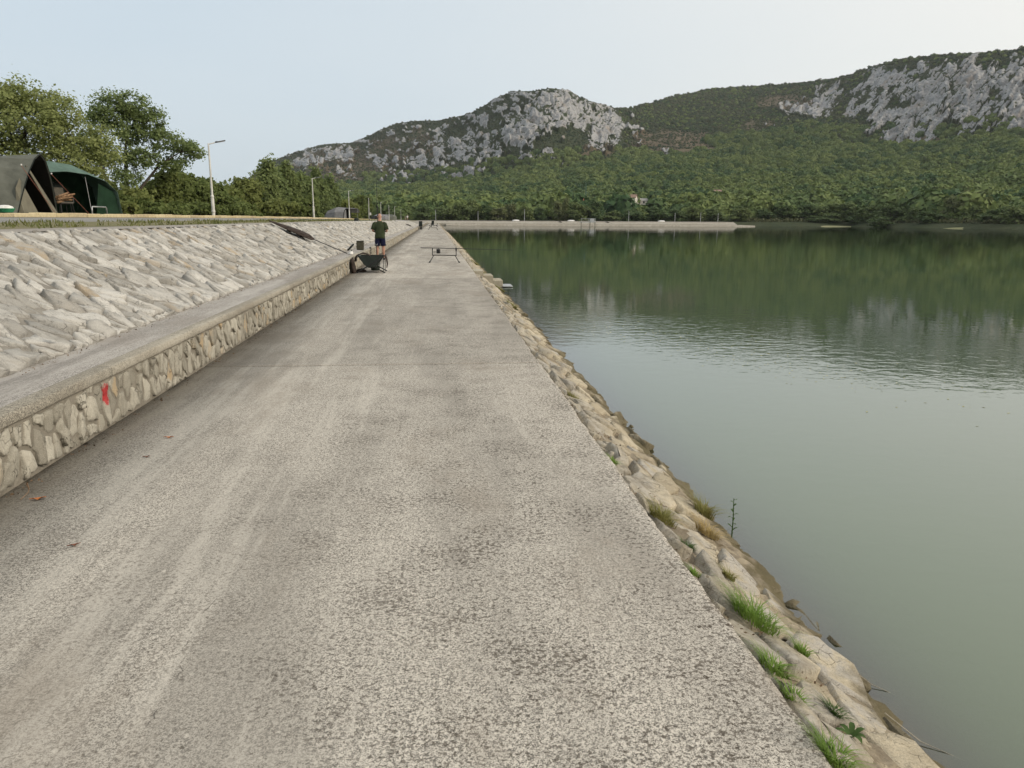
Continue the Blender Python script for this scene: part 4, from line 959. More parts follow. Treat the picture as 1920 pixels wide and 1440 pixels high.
# ================================================================== things
BLACK = simple('black_metal', (.018, .018, .018), .3, 20, .5, .4)
BLACKC = simple('black_cloth', (.016, .020, .018), .4, 9, .9, .15, .4, 40)
BROWNC = simple('dark_brown_cloth', (.045, .035, .030), .4, 9, .95, .1, .5, 40)
OLIVE = simple('olive_plastic', (.050, .046, .028), .25, 9, .6, .3)
DGREEN = simple('dark_green_plastic', (.018, .032, .022), .25, 9, .5, .35)
WHITE = simple('white_paint', (.68, .67, .64), .1, 9, .6, .3)
STEEL = simple('galvanised_steel', (.42, .43, .43), .2, 6, .45, .5, .1, 60, .55)
POST = simple('lamp_post_paint', (.55, .54, .50), .15, 3, .55, .4)
LAMPH = simple('lamp_head_grey', (.09, .095, .10), .2, 6, .5, .4)
WOOD = simple('firewood', (.22, .135, .075), .4, 14, .85, .2)

# ---- lamp posts along the road
def lamp(y, arm, label, z0=None):
    z = (float(zc(y))+.29) if z0 is None else z0
    r = empty('lamp_post', (-12.86, y, z))
    MB().lathe([(.10, -.3), (.10, 0), (.095, .05), (.095, 1.0), (.08, 1.06), (.065, 1.25), (.045, 3.95), (.04, 4.05)], n=12).build('pole', POST, r, smooth=True)
    MB().lathe([(.098, .18), (.112, .2), (.112, .28), (.098, .3)], n=12).build('base_collar', POST, r, smooth=True)
    MB().lathe([(.09, 1.03), (.102, 1.05), (.102, 1.12), (.08, 1.16)], n=12).build('joint_collar', POST, r, smooth=True)
    if arm:
        d = Vector((.95, .25, 0)).normalized()
        MB().tube([(0, 0, 3.98), d*.1+Vector((0, 0, 4.03)), d*.42+Vector((0, 0, 4.12))], [.03, .03, .028], 8).build('arm', POST, r, smooth=True)
        hd = MB(); rm = Matrix.Rotation(math.atan2(d.y, d.x), 3, 'Z') @ Matrix.Rotation(R(-13), 3, 'Y')
        hd.box(d*.66+Vector((0, 0, 4.18)), (.56, .2, .06), rm, .02); hd.box(d*.44+Vector((0, 0, 4.15)), (.14, .09, .08), rm, .015); h = hd.build('lamp_head', LAMPH, r)
        MB().box(d*.70+Vector((0, 0, 4.152)), (.36, .15, .012), rm, .003).build('lens', WHITE, h)
    return tag(r, label, 'lamp post', 'lamp posts along the gravel road')
lamp(47.4, 1, 'white lamp post with angled dark lamp head in front of the thicket, nearest one')
lamp(85.5, 1, 'second nearest white lamp post, in front of the slim poplars')
lamp(120.5, 1, 'white lamp post standing right in front of the grey dome tent')
lamp(156, 0, 'plain pale post just right of the grey dome tent')
lamp(190, 1, 'distant lamp post directly above the standing man')
lamp(223, 0, 'thin distant post above the pair of low dark tents, left one')
lamp(254, 1, 'thin distant lamp post above the pair of low dark tents, right one')
lamp(300, 0, 'thin far post beside the person in white', .95)
for i, (x, h) in enumerate([(0.2, 3.6), (15, 3.2), (31.4, 3.9), (69, 3.6), (86, 3.0), (95.5, 3.2), (102, 3.0)]):
    r = empty('thin_post', (x, 276.5, .95)); MB().lathe([(.09, -.2), (.085, 1), (.06, h)], n=8).build('pole', STEEL, r); MB().box((0, 0, h+.04), (.22, .12, .08), None, .02).build('cap', STEEL, r)
    tag(r, 'thin pale post on the far embankment, %s from the left' % ORD[i], 'post', 'posts on the far embankment')

# ---- tents
def tent_cloth(name, c, tr):
    t = NT(name); o = t.obj(); col = t.mix(t.ramp(t.noise(o, 2.5, 5), .3, .7), tuple(x*.8 for x in c), tuple(x*1.15 for x in c)); t.done(col, .8, t.bump(t.noise(o, 5, 3), .35, .03), .25)
    tl = t.new('ShaderNodeBsdfTranslucent'); t.l.new(col, tl.inputs[0]); m = t.new('ShaderNodeMixShader'); m.inputs[0].default_value = tr
    t.l.new(t.b.outputs[0], m.inputs[1]); t.l.new(tl.outputs[0], m.inputs[2]); t.l.new(m.outputs[0], t.out.inputs[0]); return t.m
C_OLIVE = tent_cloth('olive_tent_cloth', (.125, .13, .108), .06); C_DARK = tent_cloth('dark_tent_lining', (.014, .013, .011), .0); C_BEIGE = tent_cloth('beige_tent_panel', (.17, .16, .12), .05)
C_GREEN = tent_cloth('green_tent_cloth', (.12, .19, .155), .22); C_GRIN = tent_cloth('green_tent_wall', (.025, .065, .036), .30); C_GREY = tent_cloth('grey_tent_cloth', (.20, .20, .205), .08)
def arch(s, w, h, lean=0, n=11, p=1., cyo=0):
    if p < 0:
        return [(s+lean*(1-abs(f)**-p), cyo+w*f, h*(1-abs(f)**-p)) for f in [-math.cos(math.pi*j/(n-1)) for j in range(n)]]
    out = []
    for j in range(n):
        a = math.pi*j/(n-1); sn = math.sin(a); out.append((s+lean*sn, cyo-w*math.copysign(abs(math.cos(a))**.8, math.cos(a)), h*sn**p))
    return out
def shell(name, arches, mat, parent, back=True):
    m = MB(); m.loft(arches, False, (False, back)); return m.build(name, mat, parent, smooth=False, solid=.012)
TZ = float(zc(28))+.29
# olive tent, mouth towards the lake (+x)
r = empty('olive_tent', (-13.45, 28.3, TZ)); tag(r, 'olive brown domed fishing tent with gaping dark entrance at the left edge', 'tent')
front = arch(0.0, 1.32, 1.95, .28, 13, -1.75); A1 = [front, arch(-.95, 1.6, 1.88, 0, 13, -2.3), arch(-2.1, 1.62, 1.7, -.1, 13, -2.4), arch(-3.1, 1.35, 1.15, -.2, 13, .6), arch(-3.7, 1.0, .25, -.1, 13, .6)]
sh = shell('canopy', A1, C_OLIVE, r)
for k in (0, 1, 2):
    MB().tube([(p[0], p[1]*1.012, p[2]*1.006+.012) for p in A1[k]], .016, 6).build('pole_sleeve', BLACKC, sh)
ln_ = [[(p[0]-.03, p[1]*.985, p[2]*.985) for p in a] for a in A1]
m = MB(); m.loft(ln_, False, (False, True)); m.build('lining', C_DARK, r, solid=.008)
MB().add([(-.10, -1.22, .02), (.10, -1.15, .02), (.16, -.35, .02), (-.02, -.95, 1.12), (-.06, -1.18, .8)], [(0, 1, 2, 3, 4)]).build('door_panel', C_BEIGE, r, solid=.012)
MB().add([(.05, -.62, 1.55), (.08, -.52, 1.5), (.34, .62, .0), (.30, .36, .0)], [(0, 1, 2, 3)]).build('rolled_door_edge', C_BEIGE, r, solid=.03)
for y0, y1, z0 in ((-.86, -.45, 1.52), (1.12, 2.15, 1.35)):
    g_ = MB().tube([(.05, y0, z0), (.75, y1, .0)], .008, 5).build('guy_line', simple('orange_cord', (.22, .085, .055)), r); MB().box((.05, y0, z0+.03), (.04, .04, .05), None, .008).build('toggle', WHITE, g_)
# green shelter
TZ2 = float(zc(33))+.29
r = empty('green_shelter', (-14.2, 31.9, TZ2), R(-42)); r.scale = (.95, .92, 1); tag(r, 'green half-dome fishing shelter with open front beside the olive tent', 'tent')
def umb(s, w, h, n=9, off=0): return [(s+.25*math.sin(math.pi*j/(n-1))*(s > -.4), off-w*math.cos(math.pi*j/(n-1)), h*math.sin(math.pi*j/(n-1))**.62) for j in range(n)]
A2 = [umb(.15, 2.3, 1.58, off=.05), umb(-.6, 2.3, 1.98, off=-.15), umb(-1.4, 2.2, 1.95, off=-.1)]
can = shell('canopy', A2, C_GREEN, r, False)
for j in (2, 4, 6): MB().tube([(a[j][0]-.02, a[j][1], a[j][2]-.03) for a in A2], .012, 5).build('rib', BLACK, can)
shell('rear_wall', [umb(-1.39, 2.19, 1.94, off=-.1), umb(-2.0, 1.9, 1.3), umb(-2.3, 1.5, .1)], C_GRIN, r)
MB().add([(.05, 2.3, .0), (.08, 2.27, .5), (.16, 2.0, .9), (.1, 1.45, 1.2), (-.2, 1.4, .0)], [(0, 1, 2, 3, 4)]).build('side_panel', C_GRIN, r, solid=.012)
MB().tube([(.12, 1.05, 0), (.16, .9, 1.42)], .012, 6).build('storm_pole', STEEL, r)
# chair in the shelter
def chair(loc, rz, label, s=1., cloth=BLACKC, pad=None):
    r = empty('camp_chair', loc, rz); r.scale = (s, s, s)
    MB().box((0, 0, .42), (.52, .5, .09), None, .03).build('seat', pad or cloth, r)
    b = MB().box((0, -.30, .82), (.54, .1, .78), Matrix.Rotation(R(12), 3, 'X'), .04).build('backrest', cloth, r)
    MB().box((0, -.215, .78), (.36, .04, .46), Matrix.Rotation(R(12), 3, 'X'), .015).build('cushion', pad or cloth, b)
    for sx in (-1, 1):
        for sy in (-1, 1): MB().tube([(sx*.22, sy*.2, .40), (sx*.25, sy*.25, 0)], .015, 6).build('leg', BLACK, r)
        MB().tube([(sx*.28, -.25, .62), (sx*.28, .2, .60), (sx*.26, .24, .42)], .018, 6).build('armrest', BLACK, r)
    return tag(r, label, 'chair')
PAD = simple('beige_pad', (.10, .09, .072), .2, 10, .9)
chair((-14.3, 32.1, TZ2), R(-125), 'black high-backed camp chair with beige cushion inside the green shelter', 1.0, BLACKC, PAD)
r = empty('camp_table', (-13.9, 30.9, TZ2)); MB().box((0, 0, .38), (.5, .9, .03), None, .008).build('table_top', BLACK, r)
for sx in (-1, 1):
    for sy in (-1, 1): MB().tube([(sx*.2, sy*.4, .37), (sx*.22, sy*.42, 0)], .012, 6).build('leg', BLACK, r)
tag(r, 'low dark camp table between the olive tent and the green shelter', 'table')
rq = random.Random(3); r = empty('firewood_pile', (-13.75, 30.75, TZ2+.395)); r.scale = (1.5, 1.5, 1.4)
for i in range(9):
    a = rq.uniform(-.5, .5); p = Vector((rq.uniform(-.1, .1), rq.uniform(-.25, .25), .04+.022*i)); d = Vector((math.sin(a)*.25, math.cos(a)*.32, rq.uniform(-.03, .06)))
    MB().tube([p-d, p+d], [.03, .025], 6).build('log', WOOD, r)
tag(r, 'heap of brown split firewood on the low camp table', 'firewood')
r = empty('metal_rack', (-13.0, 32.1, float(zc(32))+.30)); MB().tube([(0, -.68, 0), (0, -.66, .22), (0, -.60, .27), (0, .60, .27), (0, .66, .22), (0, .70, 0)], .028, 8).build('hoop', STEEL, r, smooth=True)
for s in (-1, 1): MB().box((0, .68*s, .005), (.1, .1, .01)).build('foot_plate', STEEL, r)
tag(r, 'low galvanised steel hoop rail on the kerb before the green shelter', 'rail')
r = empty('washing_up_bowl', (-12.95, 25.25, TZ)); MB().lathe([(.16, 0), (.21, .04), (.26, .13), (.275, .14), (.25, .13), (.2, .04), (.01, .02)], n=18, caps=(True, False)).build('bowl', simple('green_bowl', (.05, .30, .16)), r, smooth=True)
MB().lathe([(.24, .13), (.2, .2), (.1, .235), (.01, .24)], n=14, caps=(False, True)).build('crockery', WHITE, r)
tag(r, 'green bowl heaped with white crockery on the ground by the olive tent', 'bowl')

# distant tents
def dome(loc, rz, w, d_, h, cloth, label, wing=True):
    r = empty('dome_tent', loc, rz); A = [arch(0, w, h*.92, .15, 9, .6), arch(-d_*.35, w*1.1, h, 0, 9, .6), arch(-d_*.75, w*.9, h*.7, 0, 9, .6), arch(-d_, w*.6, h*.1, 0, 9, .6)]
    shell('canopy', A, cloth, r)
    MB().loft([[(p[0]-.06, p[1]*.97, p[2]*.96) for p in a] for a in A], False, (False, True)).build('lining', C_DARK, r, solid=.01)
    MB().add([(.03, -w*.9, 0), (.03, -w*.2, 0), (.08, -w*.35, h*.8), (.06, -w*.7, h*.62)], [(0, 1, 2, 3)]).build('door_panel', cloth, r, solid=.02)
    if wing:
        m = MB().loft([arch(.02, w*1.0, h*.93, .12, 9, .6)[3:8], [(x+1.3, y*1.25+.5, z*.93+.12) for x, y, z in arch(0, w*.9, h*.9, .0, 9, .6)[3:8]]], False, (False, False)); m.build('awning', cloth, r, solid=.02)
        MB().tube([(1.3, w*.6, 0), (1.32, w*.6, h*.9)], .02, 5).build('awning_pole', STEEL, r)
    return tag(r, label, 'tent', 'distant tents on the grass')
dome((-13.6, 124.0, float(zc(124))+.29), R(-8), 2.4, 3.6, 1.75, C_GREY, 'grey dome tent with raised awning behind the third lamp post')
dome((-13.8, 214, float(zc(214))+.29), R(35), 2.6, 3.4, 1.5, C_GREY, 'low dark tent right of the standing man, left of the pair', False)
dome((-13.6, 250, float(zc(250))+.29), R(35), 3.0, 3.4, 1.7, C_OLIVE, 'low dark tent right of the standing man, right of the pair', False)

# ---- people
def person(loc, rz, scale, shirt, shorts, skin, label, hands='front', detail=True, shoe=BLACK):
    r = empty('person', loc, rz); r.scale = (scale,)*3
    V, E, RD = [], [], []
    def vt(p, rad): V.append(p); RD.append(rad); return len(V)-1
    def chain(a, pts_):
        for p, rad in pts_:
            b = vt(p, rad); E.append((a, b)); a = b
        return a
    pel = vt((0, 0, .93), (.145, .11)); ch = chain(pel, [((0, 0, 1.08), (.14, .11)), ((0, -.01, 1.25), (.15, .115)), ((0, -.01, 1.40), (.145, .10))])
    hd = chain(ch, [((0, .0, 1.49), (.065, .065)), ((0, .025, 1.555), (.058, .06)), ((0, .045, 1.615), (.070, .082)), ((0, .045, 1.69), (.076, .094)), ((0, .04, 1.755), (.058, .072)), ((0, .035, 1.785), (.025, .03))])
    roots = [pel]; ends = []
    for s in (-1, 1):
        sh_ = chain(ch, [((.10*s, -.01, 1.42), (.07, .07)), ((.185*s, -.01, 1.41), (.062, .062)), ((.245*s, -.02, 1.27), (.050, .050)), ((.275*s, -.04, 1.12), (.042, .042)), ((.235*s, .08, 1.10), (.042, .042)), ((.16*s, .21, 1.10), (.028, .032)), ((.125*s, .265, 1.11), (.022, .036)), ((.105*s, .31, 1.115), (.016, .036))])
        hp = chain(pel, [((.095*s, 0, .86), (.105, .105)), ((.105*s, .005, .70), (.088, .09)), ((.115*s, .01, .50), (.058, .062)), ((.12*s, -.02, .36), (.056, .060)), ((.125*s, -.015, .22), (.042, .045)), ((.125*s, -.01, .09), (.034, .038)), ((.13*s, .0, .045), (.036, .04)), ((.14*s, .09, .035), (.038, .030)), ((.145*s, .16, .028), (.036, .022))])
        if detail:
            for k, (ox, ln, oz) in enumerate([(.0, .075, .026), (.0, .085, .009), (.0, .08, -.008), (.0, .062, -.024)]):
                a = vt((.108*s, .30, 1.115+oz), (.009, .009)); roots.append(a)
                chain(a, [((.085*s, .30+ln*.45, 1.115+oz), (.0088, .0088)), ((.055*s, .30+ln*.8, 1.112+oz), (.008, .008)), ((.03*s, .30+ln*.85, 1.108+oz), (.007, .007))])
            a = vt((.125*s, .262, 1.135), (.011, .011)); roots.append(a); chain(a, [((.105*s, .275, 1.165), (.010, .010)), ((.08*s, .30, 1.178), (.008, .008))])
    if detail:
        a = vt((0, .115, 1.655), (.016, .014)); roots.append(a); chain(a, [((0, .138, 1.640), (.014, .012)), ((0, .128, 1.628), (.012, .01))])
        for s in (-1, 1):
            a = vt((.074*s, .035, 1.685), (.012, .020)); roots.append(a); chain(a, [((.086*s, .028, 1.665), (.010, .020)), ((.080*s, .034, 1.64), (.009, .012))])
    me = bpy.data.meshes.new('body'); me.from_pydata(V, E, []); me.update(); o = link('body', me, skin, r)
    md = o.modifiers.new('skin', 'SKIN'); md.use_smooth_shade = True
    sv = me.skin_vertices[0].data if me.skin_vertices else None
    if sv is None:
        o.data.skin_vertices  # created with the modifier
    else:
        for i, q in enumerate(RD): sv[i].radius = q; sv[i].use_root = i in roots
    sb = o.modifiers.new('smooth', 'SUBSURF'); sb.levels = 1; sb.render_levels = 2
    # t-shirt with loose sleeves
    m = MB(); N = 20
    def rg(z, a, b, cy=0., fold=.0): return [(a*(1+fold*math.sin(5*t+z*20))*math.cos(t), cy+b*(1+fold*math.sin(4*t+z*13))*math.sin(t), z+fold*.15*math.sin(3*t)) for t in [2*math.pi*j/N for j in range(N)]]
    m.loft([rg(.83, .195, .155, 0, .05), rg(.90, .195, .155, 0, .045), rg(1.03, .19, .15, 0, .03), rg(1.18, .20, .15, -.005, .03), rg(1.31, .215, .148, -.01, .02), rg(1.39, .212, .13, -.01), rg(1.445, .165, .105, -.005), rg(1.485, .095, .08, .005), rg(1.50, .082, .078, .008)], True, (False, False))
    for s in (-1, 1):
        m.tube([(.13*s, -.01, 1.405), (.20*s, -.012, 1.375), (.243*s, -.02, 1.26), (.268*s, -.03, 1.165)], [.085, .088, .082, .085], 14, False)
    m.build('shirt', shirt, r, smooth=True, solid=.006)
    m = MB(); m.loft([rg(.98, .172, .135), rg(.90, .186, .146, 0, .02), rg(.82, .19, .148, 0, .02), rg(.79, .186, .146)], True, (False, False))
    for s in (-1, 1): m.tube([(.088*s, 0, .86), (.098*s, 0, .74), (.108*s, 0, .62), (.114*s, .005, .545)], [.105, .108, .102, .105], 14, False)
    m.build('shorts', shorts, r, smooth=True, solid=.006)
    for s in (-1, 1):
        MB().loft([[(.133*s+.045*math.cos(t)*(1.1 if k < 3 else .75), .055+.135*math.sin(t)*(1 if k < 3 else .6)-(.0 if k < 3 else .045), z) for t in [2*math.pi*j/14 for j in range(14)]] for k, z in enumerate((0, .025, .055, .09))]).build('shoe', shoe, r, smooth=True)
    return tag(r, label, 'person')
def skin_mat(n, c):
    t = NT(n); o = t.obj(); return t.done(t.mix(t.ramp(t.noise(o, 9, 3), .3, .7), c, tuple(x*.86 for x in c)), .55, None, .35)
SKIN = skin_mat('ruddy_skin', (.43, .235, .165)); SKIN2 = skin_mat('fair_skin', (.50, .28, .20))
TEE = simple('olive_tee', (.040, .052, .028), .2, 6, .95, .1, .4, 18); NAVY = simple('navy_shorts', (.010, .012, .035), .2, 6, .9, .15, .3, 18)
WTEE = simple('white_tee', (.70, .69, .66), .06, 6, .95, .1); PINKS = simple('faded_shorts', (.42, .30, .25), .1, 6, .95, .1); GREYT = simple('grey_tee', (.22, .21, .19), .1, 6, .95, .1)
MX, MY = -2.17, 31.15
person((MX, MY, 0), 0, 1.0, TEE, NAVY, SKIN, 'balding person in olive t-shirt and navy shorts standing with back turned on the promenade')
person((-9.0, 258, float(zc(258))+.09), R(160), .98, WTEE, PINKS, SKIN2, 'distant person in a white top on the far grass', detail=False)
person((-9.7, 258.6, float(zc(258))+.09), R(120), .78, GREYT, PINKS, SKIN2, 'small distant person in grey beside the one in white', detail=False)

# ---- rod held upright by the person
r = empty('fishing_rod', (MX-.10, MY+.335, .80)); MB().tube([(0, 0, 0), (0, 0, .75)], [.013, .012], 8).build('handle', BLACK, r)
MB().tube([(0, 0, .75), (.0, .004, 1.5), (.005, .01, 2.25)], [.014, .012, .007], 7).build('blank', BLACK, r)
e = MB().lathe([(.012, -.02), (.035, -.018), (.038, 0), (.035, .018), (.012, .02)], (0, .06, .5), 12).build('reel', BLACK, r); MB().tube([(0, 0, .5), (0, .06, .5)], .007, 5).build('reel_foot', BLACK, e)
tag(r, 'thin black fishing rod held upright, rising beside the person\'s head', 'fishing rod')

# ---- carp cradle
r = empty('fish_cradle', (-1.94, 23.95, 0))
SL = simple('sling_cloth', (.014, .020, .017), .3, 6, .55, .35, .3, 14)
prof = [(-.40, .50), (-.36, .475), (-.29, .38), (-.20, .24), (-.10, .155), (0, .14), (.10, .16), (.20, .25), (.29, .38), (.36, .47), (.40, .49)]
m = MB(); m.loft([[(x*k, y, z+dz*(1-abs(x)*2.2)) for x, z in prof] for y, k, dz in ((-.42, 1, .03), (-.2, 1.01, .0), (.1, 1, -.01), (.42, 1, .03))], False, (False, False)); sg = m.build('sling', SL, r, smooth=True, solid=.015)
MB().add([(x, -.43, z+.03*(1-abs(x)*2.2)) for x, z in prof], [tuple(range(11))]).build('end_panel', SL, sg, solid=.012); MB().add([(x, .43, z+.03*(1-abs(x)*2.2)) for x, z in prof], [tuple(range(11))]).build('end_panel', SL, sg, solid=.012)
for s in (-1, 1):
    MB().tube([(s*.40, -.47, .50), (s*.40, .47, .50)], .024, 8).build('side_rail', BLACK, r, smooth=True)
    y = .44*s
    MB().tube([(-.40, y, .02), (.0, y, .24), (.33, y, .45)], .017, 7).build('leg', BLACK, r); MB().tube([(.40, y+.02, .015), (.0, y+.03, .23), (-.33, y+.03, .45)], .017, 7).build('leg', BLACK, r)
    MB().tube([(.38, y, .48), (.37, y, .04)], .011, 6).build('strut', BLACK, r)
    for q in (-.40, .40): MB().box((q, y+.01, .012), (.06, .05, .024), None, .008).build('foot', BLACK, r)
def flap(pts_, name='flap', mat=BROWNC, par=r):
    return MB().loft(pts_, False, (False, False)).build(name, mat, par, solid=.02)
flap([[(.41, -.40+k*.2, .515+.01*(k % 2)) for k in range(4)], [(.455, -.38+k*.18, .42-.03*(k % 2)) for k in range(4)], [(.48, -.37+k*.15, .28-.04*(k % 2)) for k in range(4)], [(.465, -.35+k*.1, .14+.05*(k % 2)) for k in range(4)]])
flap([[(-.40, -.42+k*.2, .53) for k in range(4)], [(-.46, -.42+k*.18, .45-.02*(k % 2)) for k in range(4)], [(-.475, -.40+k*.16, .36-.05*(k % 2)) for k in range(4)]])
flap([[(-.37, -.44+k*.14, .535) for k in range(4)], [(-.25, -.44+k*.14, .57+.02*(k % 2)) for k in range(4)], [(-.12, -.43+k*.14, .565-.02*(k % 2)) for k in range(4)], [(-.02, -.42+k*.14, .50) for k in range(4)]])
tag(r, 'black carp cradle on crossed folding legs at the foot of the low wall', 'fishing gear')
r = empty('bait_bucket', (-1.90, 24.75, 0)); MB().lathe([(.125, 0), (.135, .01), (.155, .30), (.165, .305), (.165, .33), (.15, .33), (.145, .30), (.12, .03)], n=18, caps=(True, True)).build('tub', DGREEN, r, smooth=True)
MB().tube([(-.16, 0, .28), (-.17, -.06, .18), (0, -.165, .12), (.17, -.06, .18), (.16, 0, .28)], .006, 5).build('handle', STEEL, r); tag(r, 'dark green round bucket standing behind the carp cradle', 'bucket')
# sacking slumped against the wall
def lump(name, loc, rings, mat, label, cat, n=12):
    r = empty(name, loc); q = random.Random(len(label)); MB().loft([[(cx+a*(1+q.uniform(-.12, .12))*math.cos(2*math.pi*j/n), cy+b*(1+q.uniform(-.12, .12))*math.sin(2*math.pi*j/n), z) for j in range(n)] for cx, cy, z, a, b in rings]).build('folds', mat, r, smooth=True)
    MB().tube([(rings[-1][0], rings[-1][1]-.05, rings[-1][2]-.01), (rings[-1][0]+.02, rings[-1][1], rings[-1][2]+.02), (rings[-1][0], rings[-1][1]+.05, rings[-1][2]-.01)], .012, 6).build('drawstring', BLACKC, r)
    return tag(r, label, cat)
lump('wet_sack', (-2.44, 23.45, 0), [(0, 0, .0, .07, .16), (.0, 0, .06, .075, .19), (-.01, -.02, .18, .07, .22), (-.02, -.04, .30, .055, .20), (-.03, -.05, .40, .04, .14), (-.035, -.05, .435, .02, .05)], BROWNC, 'dark brown sack slumped against the face of the low wall left of the cradle', 'sack')
lump('dark_rag', (-2.30, 24.0, 0), [(0, 0, 0, .17, .12), (.02, 0, .04, .16, .11), (.03, .01, .08, .1, .08), (.04, .01, .10, .03, .03)], BROWNC, 'low heap of dark cloth on the slab between sack and cradle', 'cloth')
lump('white_bag', (-2.70, 25.3, WTOP+.004), [(0, 0, 0, .07, .10), (0, .01, .04, .075, .11), (.01, .02, .09, .05, .07), (.01, .02, .12, .015, .02)], WHITE, 'small crumpled white bag on the ledge beside the net handle', 'bag')
# box-shaped tackle tub on the ledge
r = empty('tackle_tub', (-2.755, 29.1, WTOP+.004)); MB().box((0, 0, .15), (.25, .26, .30), None, .02).build('tub', OLIVE, r); MB().box((0, 0, .315), (.275, .285, .03), None, .012).build('lid', OLIVE, r)
for s in (-1, 1): MB().box((.137*s, 0, .22), (.02, .10, .03), None, .006).build('handle', OLIVE, r)
tag(r, 'square dark olive tackle tub standing on the ledge', 'tub')
r = empty('rolled_bag', (-3.02, 28.3, WTOP+.004)); MB().tube([(-.07, -.22, .035), (0, 0, .12), (.075, .22, .215)], [.03, .036, .033], 9).build('roll', BLACKC, r, smooth=True); MB().tube([(-.005, -.012, .08), (-.03, .01, .13), (.0, .02, .17)], .012, 6).build('strap', BLACKC, r)
tag(r, 'slim black rolled bag leaning on the square tub', 'bag')
# bank sticks
for dx, y, h, lab in ((-2.19, 26.6, .60, 'black bank stick with pale bite alarm, left of the two behind the cradle'), (-2.0, 26.9, .66, 'black bank stick beside the person\'s leg, right of the two behind the cradle')):
    r = empty('bank_stick', (dx, y, 0)); MB().tube([(0, 0, 0), (0, 0, h)], [.010, .009], 7).build('rod', BLACK, r); MB().lathe([(.02, 0), (.06, .003), (.06, .012), (.012, .03)], n=10).build('foot', BLACK, r)
    MB().box((0, 0, h+.03), (.05, .03, .06), None, .01).build('rod_rest', BLACK, r); MB().tube([(-.03, 0, h+.10), (-.025, 0, h+.06), (.025, 0, h+.06), (.03, 0, h+.10)], .007, 5).build('fork', STEEL, r)
    tag(r, lab, 'bank stick')

# ---- landing net lying up the embankment
def landing_net(base, tip, label, s=1.):
    b, t_ = Vector(base), Vector(tip); d = (t_-b); L = d.length; r = empty('landing_net', b); d = d/L; sd = Vector((0, 1, 0)); sd = (sd-d*sd.dot(d)).normalized(); up = d.cross(sd); up = up if up.z > 0 else -up
    MB().tube([up*.02, d*L*.5+up*.04], [.016, .014], 7).build('handle', BLACK, r)
    c = L*.48
    for k in (-1, 1): MB().tube([d*c+up*.05, d*(c+L*.22)+sd*k*.05+up*.06, d*L+sd*k*.02+up*.05], [.010, .008, .005], 6).build('arm', BLACK, r)
    rg = []
    for f, w_, hgt in ((0, .08, .10), (.10, .30, .22), (.3, .34, .24), (.55, .26, .2), (.8, .13, .12), (1, .02, .05)):
        p = d*(c-.05+(L-c+.05)*f); rg.append([p+sd*w_*1.3*math.cos(a)+sd*(-.16*(1-f))+up*(.055+hgt*.6*math.sin(a)*(.7 if math.sin(a) > 0 else .35)) for a in [2*math.pi*j/10 for j in range(10)]])
    MB().loft(rg).build('net_bag', BROWNC, r); MB().box(d*c+up*.05, (.09, .07, .06), None, .015).build('spreader_block', BLACK, r)
    return tag(r, label, 'landing net')
landing_net((-2.86, 25.6, WTOP+.01), (-5.08, 24.6, 1.46), 'folded black landing net laid up the stone embankment with handle on the ledge')

# ---- rod pod and rod
def rod_pod(loc, rz, label, rod_label, s=1.):
    r = empty('rod_pod', loc, rz); r.scale = (s,)*3
    MB().tube([(-.46, 0, .27), (.46, 0, .26)], .017, 7).build('spine', BLACK, r)
    for x, k in ((-.44, -1), (.44, 1)):
        MB().tube([(x, 0, .26), (x, 0, .46)], .015, 7).build('upright', BLACK, r); b = MB().tube([(x, -.22, .46), (x, .22, .46)], .013, 7).build('buzz_bar', BLACK, r)
        for yy in (-.2, 0, .2): MB().box((x, yy, .485), (.035, .03, .06) if k < 0 else (.05, .05, .11), None, .008).build('rod_rest' if k < 0 else 'bite_alarm', BLACK, b)
        for q in (-1, 1): l = MB().tube([(x-.04*k, 0, .255), (x+.11*k, q*.25, .0)], .015, 7).build('leg', BLACK, r); MB().box((x+.11*k, q*.25, .012), (.07, .04, .024), None, .008).build('foot', BLACK, l)
    tag(r, label, 'rod pod', 'rod pods on the promenade')
    if rod_label:
        f = empty('fishing_rod', loc, rz); f.scale = (s,)*3; y = 0
        MB().tube([(-.88, y, .535), (-.1, y, .525)], [.015, .013], 8).build('handle', BLACK, f); MB().tube([(-.1, y, .525), (1.0, y, .50), (2.6, y, .455)], [.014, .013, .010], 7).build('blank', BLACK, f)
        e = MB().lathe([(.03, -.08), (.07, -.075), (.08, -.01), (.055, .0), (.078, .02), (.07, .08), (.02, .09)], (-.22, y, .41), 12).build('reel', BLACK, f); MB().tube([(-.22, y, .53), (-.22, y, .43)], .01, 6).build('reel_foot', BLACK, e); MB().tube([(-.22, y, .41), (-.34, y-.03, .39), (-.42, y-.03, .385)], .011, 6).build('crank', BLACK, e)
        tag(f, rod_label, 'fishing rod')
    return r
rod_pod((.32, 29.23, 0), 0, 'black rod pod on splayed legs standing near the promenade edge', 'black carp rod with reel lying on the rod pod, tip over the water')
rod_pod((-.35, 118, 0), R(-10), 'small distant black rod pod, nearest beyond the standing person', 'distant fishing rod on the far rod pod pointing over the water', 1.25)
rod_pod((-.2, 150, 0), R(-10), 'tiny rod pod on the promenade farthest from the camera', None, 1.3)
